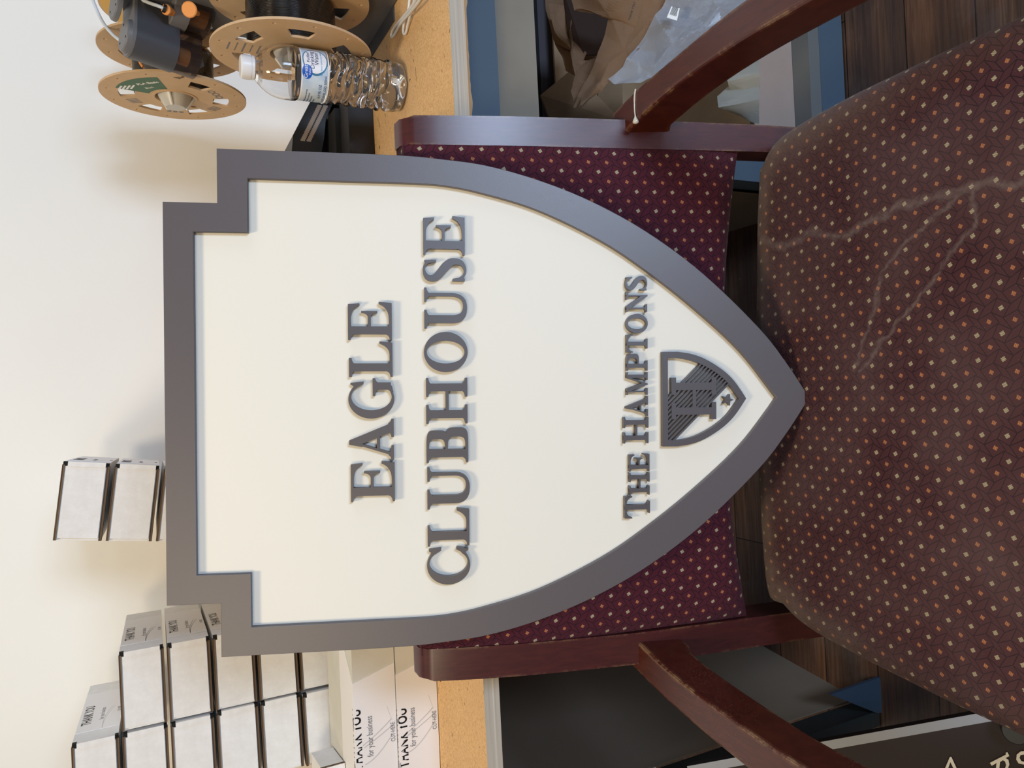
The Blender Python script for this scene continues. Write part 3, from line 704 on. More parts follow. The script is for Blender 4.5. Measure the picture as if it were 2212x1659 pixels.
# --- emblem: small shield with a diagonal ribbed band, a large H and a star
def ez(X, Y): return ((833-Y)*0.0683*mm, (-461-(X-220)*0.0705)*mm)
half = [(220,155),(440,153),(620,181),(800,240),(1000,350),(1170,478),(1300,620),(1445,833)]
ih = [(297,243),(420,240),(560,262),(700,300),(860,372),(1020,470),(1180,610),(1345,833)]
def eshape(hf):
    c = [hf[0]] + [(p.x, p.y) for p in spline([(x, y, 0) for x, y in hf[1:]], 6)]
    return c + [(x, 1666-y) for x, y in reversed(c[:-1])]
EO, EI = eshape(half), eshape(ih)
bm = bmesh.new(); add_mesh(bm, flat([[ez(*p) for p in EO], [ez(*p) for p in EI]], 0.0062))
emb = bpy.data.meshes.new('emblem'); bm.to_mesh(emb); bm.free(); emb = link('emblem', emb, M['sign_letter'], sg)
def inside(p, poly):
    r = False; n_ = len(poly)
    for i in range(n_):
        (x0, y0), (x1, y1) = poly[i], poly[(i+1) % n_]
        if (y0 > p[1]) != (y1 > p[1]) and p[0] < (x1-x0)*(p[1]-y0)/(y1-y0)+x0: r = not r
    return r
bm = bmesh.new(); dx, dy = -0.706, 0.708; nxp, nyp = 0.708, 0.706; BIG = [(x*1.0, y) for x, y in EI]
for k in range(11):
    off = k*49.0
    ts = [t for t in range(-900, 1300, 4) if inside((770+nxp*(off+12)+dx*t, 325+nyp*(off+12)+dy*t), BIG)]
    if not ts: continue
    t0, t1 = ts[0]-28, ts[-1]+28; wq = 25
    q = [(770+nxp*(off+s_)+dx*t, 325+nyp*(off+s_)+dy*t) for s_, t in ((0, t0), (wq, t0), (wq, t1), (0, t1))]
    add_mesh(bm, flat([[ez(*p) for p in q]], 0.0052), Matrix.Translation((0, 0, -0.0004)))
me = bpy.data.meshes.new('r'); bm.to_mesh(me); bm.free(); link('emblem_stripes', me, M['sign_letter'], emb)
bm = bmesh.new()
for x0, x1, y0, y1 in ((385,1000,597,705),(385,1000,955,1060),(655,705,700,960),(350,415,525,772),(935,1000,522,772),(350,415,890,1122),(935,1000,880,1130)):
    hk = locals().get('hk', 0) + 1
    add_mesh(bm, flat([[ez(x0, y0), ez(x1, y0), ez(x1, y1), ez(x0, y1)]], 0.0062), Matrix.Translation((0, 0, 0.00003*hk)))
me = bpy.data.meshes.new('h'); bm.to_mesh(me); bm.free(); link('emblem_letter', me, M['sign_letter'], emb)
st = []
for k in range(10):
    a = PI + PI*k/5 + PI; r = 88 if k % 2 == 0 else 36; st.append(ez(1178+r*math.cos(a), 852+r*math.sin(a)))
link('emblem_star', flat([st], 0.0062), M['sign_letter'], emb)

# ------------------------------------------------------------------ white mailer cartons
def carton_mesh(bw, bd, bh, kind):
    pass
def make_carton(name, label, group):
    """front face centre-bottom at origin, x right, y back, z up"""
    t = thing(name, label, 'box', group=group)
    w, d, h = 0.0995, 0.305, 0.0548
    b = bmesh.new(); box(b, -w/2, w/2, 0.004, d, 0.0012, h-0.0012); box(b, -w/2+0.003, w/2-0.0055, 0.0005, 0.0045, 0.0048, h-0.0048)
    box(b, w/2-0.0050, w/2+0.0002, 0.0018, 0.010, h-0.0066, h-0.0014, 1); box(b, w/2-0.0050, w/2+0.0002, 0.0018, 0.010, 0.0012, 0.0050, 1)
    prism(b, [(-0.022, 0.0008, h-0.0050), (-0.020, 0.0008, h-0.0072), (0.012, 0.0008, h-0.0072), (0.015, 0.0008, h-0.0050)], (0, 0.003, 0), 1)
    obj('carton_body', b, [M['carton'], M['black_gap']], t)
    for z0, z1 in ((0.0004, 0.0040), (h-0.0036, h-0.0004)):
        b = bmesh.new()
        prism(b, [(-w/2, 0.0012, z0), (w/2-0.004, 0.0012, z0), (w/2-0.004, 0.0012, z1), (-w/2, 0.0012, z1)], (0, 0.012, 0)); obj('corrugated_edge', b, M['corr'], t)
    b = bmesh.new(); box(b, w/2-0.0060, w/2+0.0006, -0.0012, 0.012, 0.0052, h-0.0068); obj('rolled_lip', b, M['carton'], t, bevel=0.0018)
    b = bmesh.new(); X = w/2+0.0006
    box(b, w/2-0.001, X, 0.045, 0.245, 0.0010, h-0.0016, 0)
    MT = basis((X, 0, 0), (0, 1, 0), (0, 0, 1), (1, 0, 0))
    add_mesh(b, text_mesh('THANK YOU', 0.0165, bold=0.0003), MT @ Matrix.Translation((0.075, h-0.017, 0)), 1)
    add_mesh(b, text_mesh('for your business', 0.0085), MT @ Matrix.Translation((0.090, h-0.032, 0)), 2)
    add_mesh(b, text_mesh('CUT HERE', 0.0055), MT @ Matrix.Translation((0.115, 0.003, 0)), 2)
    for dz in (0, 0.004):
        p = [(0.05+0.1*i/12, 0.022-0.012*(i/12)**2+dz*(i/12)) for i in range(13)]
        add_mesh(b, flat([p + [(x, z+0.0006) for x, z in reversed(p)]], 0.0002), MT, 3)
    obj('printed_wrap', b, [M['paper'], M['ink'], M['ink_grey'], M['swoosh']], t)
    return t
def dup(root, loc, rot, label):
    r = root.copy(); C.objects.link(r); r.location = loc; r.rotation_euler = rot; r['label'] = label
    for c in list(root.children):
        k = c.copy(); C.objects.link(k); k.parent = r
        for gch in c.children:
            q = gch.copy(); C.objects.link(q); q.parent = k
    return r
first = make_carton('mailer_box', '', 'white mailer boxes stacked against the wall')
used = [False]
def carton(loc, rot, label):
    if not used[0]:
        used[0] = True; first.location = loc; first.rotation_euler = rot; first['label'] = label; return first
    return dup(first, loc, rot, label)
YF = 1.10; PIT = 0.0573; A6 = math.radians(5.2)
ordn = ['topmost', 'second from the top', 'third from the top', 'fourth from the top', 'fifth from the top', 'sixth from the top', 'lowest', 'lowest']
b = bmesh.new(); box(b, -0.56, -0.315, 1.102, 1.42, ZT, ZT+0.0325)
tag(obj('flat_carton', b, M['carton']), 'flat white carton under the tall stacks of mailer boxes', 'box')
for k in range(6):
    jx = random.uniform(-0.0012, 0.0012)
    carton((-0.3755+jx, YF+random.uniform(0, 0.004), ZT+0.033+PIT*(5-k)), (0, 0, A6+random.uniform(-0.006, 0.006)), 'white mailer box, right-hand column of the big stack, %s' % ordn[k])
for k in range(7):
    jx = random.uniform(-0.0012, 0.0012)
    carton((-0.4785+jx, YF-0.009+random.uniform(0, 0.004), ZT+0.033+PIT*(6-k)), (0, 0, A6+random.uniform(-0.006, 0.006)), 'white mailer box, outer left column of the big stack, %s' % ordn[k])
# the separate narrow stack leaning to the right behind the sign
zc = ZT+0.0; xs = -0.1550
lean = [0.0, 0.0, 1.5, 3.5, 5.5, 7.5, 9.0]
px_, pz_ = xs, ZT
names = ['lowest', 'second lowest', 'third lowest', 'fourth lowest', 'third from the top', 'second from the top', 'topmost']
top = at_y(112, 1165, 1.10)
pos = []
a = math.radians(8.4)
# top three share one tilt, placed by the photo; the rest straighten down to the table
ux, uz = math.sin(a), math.cos(a)
tlx, tlz = -0.168, 1.170       # top left corner of the topmost front face
for k in range(3):
    cx = tlx - ux*PIT*1.03*(k) - ux*0.0548 + math.cos(a)*0.0498; cz = tlz - uz*PIT*1.03*k - uz*0.0548 - math.sin(a)*0.0498
    carton((cx, 1.10, cz), (0, a, math.radians(2.5)), 'white mailer box of the narrow leaning stack, %s' % ['topmost', 'second from the top', 'third from the top'][k])
    lastx, lastz = cx, cz
zz = lastz - 0.0095
rest = [6.5, 4.0, 2.0, 1.0]
zb = ZT + 0.0005
nrest = 4; gap = (zz - zb - 0.0548*nrest)
for k in range(nrest):
    z0 = zb + k*(0.0553+max(0.0, gap/nrest)); aa = math.radians([0.5, 2.0, 3.5, 5.0][k])
    carton((lastx - 0.006*(nrest-k)*0.8, 1.10, z0+0.0498*math.sin(aa)), (0, aa, math.radians(2.5)), 'white mailer box of the narrow leaning stack, %s' % ['lowest', 'second from the bottom', 'third from the bottom', 'fourth from the bottom'][k])
# two long boxes in front with their printed sides to the viewer
def fit_text(txt, length, hgt, bold=0.0):
    me = text_mesh(txt, 1.0, 0.0002, bold=bold*60)
    xs_ = [v.co.x for v in me.vertices]; w_ = max(xs_)-min(xs_)
    me.transform(Matrix.Translation((-max(xs_), 0, 0))); me.transform(Matrix.Diagonal((length/w_, hgt/0.7, 1, 1)))
    return me     # right end at x=0
def long_box(z0, x1, xw, yaw, label, offs):
    t = thing('mailer_box', label, 'box', (x1, 0.923, z0), (0, 0, yaw), 'printed mailer boxes lying on the table front')
    L, d, h = 0.33, 0.150, 0.0545
    b = bmesh.new(); box(b, -L, 0, 0.0012, d, 0.0003, h); obj('carton_body', b, M['carton_grey'], t, bevel=0.001)
    b = bmesh.new(); xw = xw - x1 + 0.012
    prism(b, [(-L, 0.0, 0.0005), (xw-0.012+0.016, 0.0, 0.0005), (xw-0.012, 0.0, h+0.0004), (-L, 0.0, h+0.0004)], (0, 0.0014, 0))
    prism(b, [(-L, 0.0012, h+0.0001), (xw-0.012, 0.0012, h+0.0001), (xw+0.045, 0.070, h+0.0001), (-L, 0.070, h+0.0001)], (0, 0, 0.0004))
    MT = basis((0, 0, 0), (1, 0, 0), (0, 0, 1), (0, -1, 0)); MU = basis((0, 0, h+0.0005), (1, 0, 0), (0, 1, 0), (0, 0, 1))
    def wrap(p):    # lettering runs over the upper edge
        if p[1] <= h: return (p[0], -0.0003, p[1])
        return (p[0], p[1]-h, h+0.0008)
    xe = xw-0.012
    add_mesh(b, fit_text('THANK YOU', offs[1], 0.0125, 0.0004), None, 1, lambda p: wrap((p.x+xe-offs[0], p.y+h-offs[6])))
    add_mesh(b, fit_text('for your business', offs[3], 0.0078), MT @ Matrix.Translation((xe-offs[2], h-0.0225, 0.0003)), 2)
    add_mesh(b, fit_text('CUT HERE', offs[5], 0.0055), MT @ Matrix.Translation((xe-offs[4], 0.0030, 0.0003)), 2)
    SX = xe - offs[4] + 0.196 + 0.006
    for c0, c1, c2 in [tuple((q_[0]+SX, q_[1]) for q_ in tri) for tri in (((-0.223, h-0.010), (-0.213, 0.025), (-0.198, 0.007)), ((-0.226, h-0.012), (-0.218, 0.025), (-0.206, 0.005)), ((-0.248, h-0.012), (-0.245, 0.026), (-0.215, 0.004)), ((-0.180, 0.012), (-0.191, 0.009), (-0.199, 0.006)))]:
        p = q2(c0, c1, c2, 10); wd_ = 0.0011
        add_mesh(b, flat([p + [(x+wd_, z+wd_*0.6) for x, z in reversed(p)]], 0.0002), MT @ Matrix.Translation((0, 0, 0.0002)), 3)
    obj('printed_wrap', b, [M['paper'], M['ink'], M['ink_grey'], M['swoosh']], t)
    return t
long_box(ZT+0.0005, -0.325, -0.364, math.radians(-1.5), 'long white mailer box printed THANK YOU for your business, lying directly on the tabletop', (0.045, 0.077, 0.047, 0.050, 0.058, 0.024, 0.0115))
long_box(ZT+0.0560, -0.318, -0.364, math.radians(-2.5), 'long white mailer box printed THANK YOU, lying on top of another printed box', (0.033, 0.078, 0.045, 0.052, 0.060, 0.025, 0.0080))
for k, (x, y, zr, lb) in enumerate(((-0.513, 0.985, 8, 'small white carton on the printed mailer boxes, the shorter one'), (-0.572, 0.975, 12, 'small white carton on the printed mailer boxes, the taller one'))):
    t = thing('small_carton', lb, 'box', (x, y, ZT+0.112), (0, 0, math.radians(zr)), 'small cartons at the left photo edge')
    b = bmesh.new(); box(b, -0.024, 0.024, 0, 0.075, 0, 0.030+0.012*k); obj('carton_body', b, M['carton'], t, bevel=0.001)
    b = bmesh.new(); box(b, 0.0242, 0.0250, 0.0, 0.004, 0.0, 0.031+0.012*k); obj('corrugated_edge', b, M['corr'], t)

# ------------------------------------------------------------------ filament spools
RS = 0.1
def flange_mesh(parent_name, thick=0.003, windows=6, hub=0.028):
    loops = [ell(0, 0, RS, RS, 0, 360, 96), ell(0, 0, hub, hub, 0, 360, 40)]
    for k in range(windows):
        a = 360/windows*k + 12; r0, r1 = 0.053, 0.075; da = 14; pts = []
        pts += [(r0*math.cos(math.radians(a-da*0.8+i*da*0.2)), r0*math.sin(math.radians(a-da*0.8+i*da*0.2))) for i in range(9)]
        pts += [(r1*math.cos(math.radians(a+da-i*da*0.25)), r1*math.sin(math.radians(a+da-i*da*0.25))) for i in range(9)]
        loops.append(pts)
    for k in range(12):
        a = math.radians(30*k+5); loops.append([(0.089*math.cos(a)+0.0024*math.cos(i*PI/5), 0.089*math.sin(a)+0.0024*math.sin(i*PI/5)) for i in range(10)])
    a = math.radians(200); loops.append([(0.042*math.cos(a)+0.004*math.cos(i*PI/6), 0.042*math.sin(a)+0.004*math.sin(i*PI/6)) for i in range(12)])
    return flat(loops, thick)
def spool(label, cx, cy, cz, yaw, marks, rot=0, filament=True):
    t = thing('filament_spool', label, 'spool', (cx, cy, cz), (0, 0, yaw), 'cardboard filament spools on the printer feeder')
    # local: flange faces -x. flat() plane -> u=-y axis... build with basis whose normal is -x
    BL = basis((0, 0, 0), (0, -1, 0), (0, 0, 1), (-1, 0, 0)) @ Matrix.Rotation(math.radians(rot), 4, 'Z')
    me = flange_mesh('f'); me.transform(BL); link('flange', me, M['spool_card'], t)
    me = flange_mesh('f'); me.transform(basis((0, 0, 0), (0, -1, 0), (0, 0, 1), (-1, 0, 0)) @ Matrix.Rotation(math.radians(rot+25), 4, 'Z')); me.transform(Matrix.Translation((0.066, 0, 0))); link('flange', me, M['spool_card'], t)
    b = bmesh.new(); lathe(b, [(0.0315, 0.0032), (0.0545, 0.0032), (0.0555, 0.006), (0.0555, 0.059), (0.0545, 0.0625), (0.0315, 0.0625)], (0, 0, 0), (1, 0, 0), 96); obj('filament', b, M['filament'], t, smooth=True)
    b = bmesh.new(); lathe(b, [(0.0275, 0.066), (0.0275, -0.001), (0.031, -0.001), (0.031, 0.066)], (0, 0, 0), (1, 0, 0), 48); obj('core_ring', b, M['spool_card'], t, smooth=True)
    FM = BL @ Matrix.Translation((0, 0, -0.0030+0.0032))
    FM = Matrix.Translation((0.0, 0, 0)) @ BL
    marks(t, FM)
    return t
def bars(b, FM, items, mi):
    for (cx, cy, w, h, rot) in items:
        me = flat([[(-w/2, -h/2), (w/2, -h/2), (w/2, h/2), (-w/2, h/2)]], 0.0003)
        add_mesh(b, me, FM @ Matrix.Translation((cx, cy, 0.0002 + 0.0003*mi)) @ Matrix.Rotation(math.radians(rot), 4, 'Z'), mi)
def marksA(t, FM):
    # FM plane seen from the left: x = toward viewer, y = up
    b = bmesh.new(); r0, r1 = 0.035, 0.079; a0, a1 = 40, 122
    ringp = [(r1*math.cos(math.radians(a0+(a1-a0)*i/20)), r1*math.sin(math.radians(a0+(a1-a0)*i/20))) for i in range(21)] + [(r0*math.cos(math.radians(a1-(a1-a0)*i/20)), r0*math.sin(math.radians(a1-(a1-a0)*i/20))) for i in range(21)]
    b2 = bmesh.new()
    gp = [(r1*math.cos(math.radians(-2+(62)*i/24)), r1*math.sin(math.radians(-2+62*i/24))) for i in range(25)] + [(r0*math.cos(math.radians(60-62*i/24)), r0*math.sin(math.radians(60-62*i/24))) for i in range(25)]
    add_mesh(b, flat([gp], 0.0003), FM @ Matrix.Translation((0, 0, 0.0002)), 0)
    bars(b, FM, [(0.0400+i*0.0012, 0.0620-i*0.0062, 0.017, 0.0026, -35) for i in range(4)], 1)
    add_mesh(b, text_mesh('PLA Basic', 0.0085, bold=0.0002), FM @ Matrix.Rotation(math.radians(-72), 4, 'Z') @ Matrix.Translation((-0.016, 0.058, 0.0004)), 1)
    add_mesh(b, text_mesh('Black', 0.0070), FM @ Matrix.Rotation(math.radians(-66), 4, 'Z') @ Matrix.Translation((-0.010, 0.044, 0.0004)), 1)
    obj('green_label', b, [M['green'], M['white']], t)
    b = bmesh.new()
    for an, cnt, w_, h_ in ((102, 4, 0.017, 0.0024), (222, 4, 0.015, 0.0022), (162, 3, 0.006, 0.006)):
        RM = Matrix.Rotation(math.radians(an), 4, 'Z')
        bars(b, FM @ RM, [(0.064, (i-(cnt-1)/2)*(0.005 if cnt == 4 else 0.0085), w_, h_, 0) for i in range(cnt)], 0)
    for i in range(3):
        add_mesh(b, flat([ell(0, 0, 0.0055, 0.0055, 0, 360, 24), ell(0, 0, 0.0035, 0.0035, 0, 360, 20)], 0.0003), FM @ Matrix.Rotation(math.radians(282-10+i*10), 4, 'Z') @ Matrix.Translation((0.064, 0, 0.0002)))
    obj('printed_marks', b, [M['ink_grey']], t)
def marksB(t, FM):
    b = bmesh.new()
    R1 = Matrix.Rotation(math.radians(-62), 4, 'Z')
    for i in range(5):
        r = 0.060+0.0*i
        bars(b, FM @ Matrix.Rotation(math.radians(102), 4, 'Z'), [(0.078-0.009*i, 0.000, 0.0013 if i % 2 else 0.0020, 0.022+0.003*(i % 3), -4)], 0)
    for i in range(2):
        add_mesh(b, flat([ell(0, 0, 0.0075, 0.0075, 0, 360, 28), ell(0, 0, 0.0060, 0.0060, 0, 360, 24)], 0.0003), FM @ Matrix.Rotation(math.radians(274+16*i), 4, 'Z') @ Matrix.Translation((0.062, 0, 0.0002)))
        add_mesh(b, flat([ell(0, 0, 0.0048, 0.0026, 0, 360, 20)], 0.0003), FM @ Matrix.Rotation(math.radians(274+16*i), 4, 'Z') @ Matrix.Translation((0.062, 0, 0.0002)) @ Matrix.Rotation(2.0, 4, 'Z'))
    obj('printed_marks', b, [M['ink_grey']], t)
def marksC(t, FM):
    me = flat([ell(0, 0, 0.097, 0.097, 0, 360, 60), ell(0, 0, 0.034, 0.034, 0, 360, 40)], 0.0004)
    me.transform(Matrix.Translation((0, 0, 0.0003)))
    o = link('sunset_label', me, M['sunset'], t); o.matrix_local = FM
    b = bmesh.new(); bars(b, FM, [(-0.03+0.02*0, 0.045-i*0.010, 0.035, 0.0035, 0) for i in range(4)], 0); obj('printed_marks', b, [M['white']], t)
pA = at_y(378, 211, 1.20); pB = at_y(632, 118, 0.975)
spA = spool('cardboard spool of black filament with green label, higher and nearest the wall', pA.x, pA.y, pA.z, math.radians(-2), marksA, rot=20)
spB = spool('cardboard spool of black filament directly behind the water bottle', pB.x, pB.y, pB.z, math.radians(-2), marksB, rot=-12)
pC = at_y(370, 26, 1.25)
spC = spool('cardboard spool with orange and purple label, furthest behind the feeder', pC.x, pC.y, pC.z, math.radians(-2), marksC, rot=0)

# ------------------------------------------------------------------ filament feeder (grey modules, orange knobs)
fd = thing('filament_feeder', 'grey filament feeder with smoked covers and orange knobs between the cardboard spools', 'printer part', (0.53, 1.10, ZT))
FI = Matrix.Translation((-0.53, -1.10, -ZT))
def fo(bm, name, mt, **k):
    bm.transform(FI); return obj(name, bm, mt, fd, **k)
def stadium(bm, c0, c1, axis, r, L, n=20, inset=0.0):
    a = Vector(axis).normalized(); e = Vector(c1)-Vector(c0); e = e - a*e.dot(a); s_ = a.cross(e).normalized(); en = e.normalized(); rr = r
    ring = []
    for i in range(n+1):
        t = -PI/2 + PI*i/n; ring.append(Vector(c0)+e + en*rr*math.cos(t) + s_*rr*math.sin(t))
    for i in range(n+1):
        t = PI/2 + PI*i/n; ring.append(Vector(c0) + en*rr*math.cos(t) + s_*rr*math.sin(t))
    prism(bm, ring, a*L); return ring
c2 = at_d(283, 82, 0.955); bt = at_d(408, 128, 1.005); c1 = at_d(262, 14, 0.955)
ax = (bt-c2).normalized(); LL = (bt-c2).length
b = bmesh.new(); stadium(b, c2, c1, ax, 0.0250, LL*0.72); fo(b, 'module_housing', M['dark_grey_plastic'], smooth=True, bevel=0.0015)
b = bmesh.new(); stadium(b, c2-ax*0.0035, c1-ax*0.0035, ax, 0.0242, 0.004); fo(b, 'end_plate', M['grey_plastic'], smooth=True, bevel=0.001)
for cc in (c2, c1):
    b = bmesh.new(); lathe(b, [(0, -0.0095), (0.0188, -0.0095), (0.0203, -0.0080), (0.0210, -0.0030), (0, -0.0030)], cc, ax, 40); fo(b, 'round_cap', M['grey_plastic'], smooth=True)
    u_, v_, a_ = frame_of(ax)
    b = bmesh.new()
    for k in range(3):
        p = cc - ax*0.0097 + (u_*math.cos(2.1*k+0.5)+v_*math.sin(2.1*k+0.5))*0.0135; cyl(b, p, p+ax*0.002, 0.0016, 12)
    fo(b, 'screw_hole', M['black_gap'])
b = bmesh.new(); stadium(b, c2+ax*LL*0.705, c2+ax*LL*0.705+(c1-c2)*0.35, ax, 0.0235, LL*0.42); fo(b, 'smoked_cover', M['smoke'], smooth=True, bevel=0.003)
b = bmesh.new(); cyl(b, c2+ax*LL*0.78, c2+ax*LL*0.98, 0.011, 20); fo(b, 'orange_gear', M['orange'])
# second module nearer the right spool
d0 = at_d(362, 8, 0.975); d1 = at_d(447, 40, 1.01); ax2 = (d1-d0).normalized(); L2 = (d1-d0).length
b = bmesh.new(); lathe(b, [(0, 0), (0.0300, 0), (0.0315, 0.0015), (0.0315, L2*0.42), (0, L2*0.42)], d0, ax2, 48); fo(b, 'module_housing', M['grey_plastic'], smooth=True)
b = bmesh.new(); lathe(b, [(0, L2*0.425), (0.0300, L2*0.425), (0.0295, L2*0.95), (0.022, L2*1.06), (0, L2*1.08)], d0, ax2, 48); fo(b, 'smoked_cover', M['smoke'], smooth=True)
b = bmesh.new(); cyl(b, d0+ax2*L2*0.5, d0+ax2*L2*0.95, 0.016, 20); fo(b, 'orange_gear', M['orange'])
f0 = at_d(357, 20, 0.945); f1 = at_d(378, 29, 0.965)
b = bmesh.new(); lathe(b, [(0, 0), (0.0055, 0), (0.0066, 0.001), (0.0066, 0.004), (0.005, 0.006), (0.005, 0.014), (0, 0.014)], f0, f1-f0, 24); fo(b, 'tube_fitting', M['orange'], smooth=True)
k0 = at_d(408, 20, 0.935)
b = bmesh.new(); lathe(b, [(0, 0), (0.0085, 0), (0.0096, 0.0010), (0.0096, 0.0028), (0.0085, 0.004), (0.003, 0.004), (0.003, 0.030), (0, 0.030)], k0, (0.30, 0.86, -0.40), 36); fo(b, 'orange_knob', M['orange'], smooth=True)
tb1 = [at_d(238, -60, 0.99), at_d(262, -25, 0.97), at_d(290, -8, 0.955), at_d(322, 6, 0.948), at_d(345, 14, 0.943), at_d(359, 21, 0.946)]
b = bmesh.new(); tube(b, spline(tb1, 8), 0.0023); fo(b, 'feed_tube', M['tube'], smooth=True)
b = bmesh.new(); cyl(b, at_d(352, 17, 0.944), at_d(358, 20, 0.946), 0.0052, 20); fo(b, 'tube_collar', M['black_plastic'], smooth=True)
tb2 = [at_d(190, -30, 1.05), at_d(205, 12, 1.04), at_d(222, 48, 1.02), at_d(243, 74, 1.0), at_d(266, 92, 0.985), at_d(285, 105, 0.985)]
b = bmesh.new(); tube(b, spline(tb2, 8), 0.0022); fo(b, 'feed_tube', M['tube'], smooth=True)
# lower bracket with orange lever
sl = [at_d(x, y, d) for x, y, d in ((300, 121, 1.035), (313, 150, 1.025), (388, 171, 1.025), (441, 143, 1.03), (436, 118, 1.05), (330, 100, 1.06))]
b = bmesh.new(); prism(b, sl, Vector((0.010, 0.018, 0.004))); fo(b, 'lower_bracket', M['grey_plastic'], bevel=0.0015)
b = bmesh.new(); tube(b, spline([at_d(311, 119, 1.018), at_d(303, 123, 1.016), at_d(302, 133, 1.014), at_d(309, 145, 1.014)], 6), 0.0019); fo(b, 'orange_lever', M['orange'], smooth=True)
# hubs pushed through the spools and the stand that holds them
for sp_, q in ((spA, 0), (spB, 1), (spC, 2)):
    o_ = Vector(sp_.location); ya = sp_.rotation_euler.z; axd = Vector((math.cos(ya), math.sin(ya), 0))
    b = bmesh.new(); lathe(b, [(0, -0.015), (0.0135, -0.015), (0.0150, -0.0135), (0.0235, 0.002), (0.0245, 0.074), (0, 0.074)], o_, axd, 40); fo(b, 'spool_hub', M['light_hub'], smooth=True)
    for k in range(3):
        an = 2*PI*k/3+0.7; rad = Vector((-axd.y*math.cos(an), axd.x*math.cos(an), math.sin(an)))
        b = bmesh.new(); tube(b, [o_ + rad*0.0148 - axd*0.0145, o_ + rad*0.0262 + axd*0.001, o_ + rad*0.0262 + axd*0.012], 0.0024, 8); fo(b, 'hub_clip', M['white'], smooth=True)
b = bmesh.new(); xk = pB.x+0.080
box(b, xk, xk+0.035, 0.93, 1.12, ZT+0.002, 1.06); fo(b, 'stand', M['grey_plastic'], bevel=0.006)
b = bmesh.new(); box(b, xk-0.02, xk+0.2, 0.96, 1.10, ZT, ZT+0.0018); fo(b, 'base_plate', M['dark_grey_plastic'])
b = bmesh.new(); box(b, pB.x+0.086, pB.x+0.120, 1.0, 1.05, 0.95, 1.09); tube(b, [at_d(420, 60, 1.02), Vector((pB.x+0.09, 1.06, 0.98))], 0.012, 12); tube(b, [c2+ax*0.05+ax*0.0, Vector((pB.x+0.09, 1.12, 1.0))], 0.008, 12); fo(b, 'module_arm', M['dark_grey_plastic'])

# ------------------------------------------------------------------ water bottle
bp = at_z(868, 190, ZT); bt_ = at_y(520, 152, bp.y); BH = 0.2045
wb_ = thing('water_bottle', 'clear plastic water bottle with white cap and pale blue label standing on the table edge', 'bottle', (bp.x, bp.y, ZT), (0, 0, 0))
def rib(z):
    return 0
body = [(0.0, 0.006), (0.012, 0.004), (0.020, 0.0008), (0.026, 0.0008), (0.0305, 0.005), (0.0318, 0.012), (0.0318, 0.022)]
z = 0.024
while z < 0.098:
    body += [(0.0318, z), (0.0300, z+0.0025), (0.0292, z+0.004), (0.0300, z+0.0055), (0.0318, z+0.008)]; z += 0.0105
body += [(0.0308, 0.103), (0.0308, 0.137), (0.0322, 0.139), (0.0325, 0.142), (0.0325, 0.150), (0.0322, 0.156), (0.0312, 0.162), (0.0292, 0.168), (0.0260, 0.174), (0.0215, 0.180), (0.0165, 0.185), (0.0128, 0.188), (0.0118, 0.189), (0.0118, 0.1895)]
def ribbed(bm, prof, n, amp):
    rings = []
    for r, h in prof:
        if r < 1e-6: rings.append([bm.verts.new((0, 0, h))]); continue
        rr = []
        for i in range(n):
            a = 2*PI*i/n; k = amp if (0.022 < h < 0.102) else 0; hh = h
            if k: hh = h + 0.0032*math.sin(a*2+0.6) + 0.0016*math.sin(a*5+h*60)
            rad = r + k*(0.0007*math.sin(3*a + h*190) + 0.0005*math.sin(7*a-h*310))
            if h < 0.012: rad = r - 0.0016*(0.5+0.5*math.cos(5*a))*(1 if r > 0.015 else 0)
            rr.append(bm.verts.new((rad*math.cos(a), rad*math.sin(a), hh)))
        rings.append(rr)
    for A, B in zip(rings, rings[1:]):
        for i in range(n):
            j = (i+1) % n
            if len(A) == 1: bm.faces.new((A[0], B[i], B[j]))
            elif len(B) == 1: bm.faces.new((A[i], B[0], A[j]))
            else: bm.faces.new((A[i], A[j], B[j], B[i]))
b = bmesh.new(); innerp = [(max(r-0.0006, 0) if r > 1e-6 else 0, h+0.0006) for r, h in reversed(body)]
ribbed(b, body + innerp, 72, 1); obj('bottle_shell', b, M['pet'], wb_, smooth=False)
for p in wb_.children[0].data.polygons: p.use_smooth = True
wpf = [(max(r-0.0008, 0) if r > 1e-6 else 0, h+0.0009) for r, h in body if h < 0.145]; wpf += [(0, 0.1430)]
b = bmesh.new(); ribbed(b, wpf, 72, 1); o = obj('water', b, M['water'], wb_)
for p in o.data.polygons: p.use_smooth = True
b = bmesh.new(); capn = 60; rings = []
for r, h in ((0.0, 0.2045), (0.0120, 0.2045), (0.0136, 0.2030), (0.0140, 0.2000), (0.0140, 0.1925), (0.0134, 0.1922), (0.0134, 0.1915), (0.0141, 0.1912), (0.0141, 0.1885), (0.0120, 0.1885)):
    rings.append([b.verts.new(((r*(1+(0.025 if i % 2 and 0.1925 <= h < 0.203 else 0)))*math.cos(2*PI*i/capn), (r*(1+(0.025 if i % 2 and 0.1925 <= h < 0.203 else 0)))*math.sin(2*PI*i/capn), h)) for i in range(capn)])
for A, B in zip(rings, rings[1:]):
    for i in range(capn): b.faces.new((A[i], A[(i+1)%capn], B[(i+1)%capn], B[i]))
bmesh.ops.remove_doubles(b, verts=b.verts, dist=1e-6); obj('cap', b, M['cap'], wb_, smooth=True)
b = bmesh.new(); RL = 0.0311
lathe(b, [(RL-0.0002, 0.103), (RL, 0.103), (RL, 0.137), (RL-0.0002, 0.137), (RL-0.0002, 0.103)], (0, 0, 0), (0, 0, 1), 96)
vd = math.atan2(-bp.y, -bp.x)      # direction to the viewer
def cylmap(off, zc_, r=RL+0.00015):
    def f(p):
        a = vd + math.radians(off) + p.x/RL; return ((r+p.z)*math.cos(a), (r+p.z)*math.sin(a), zc_+p.y)
    return f
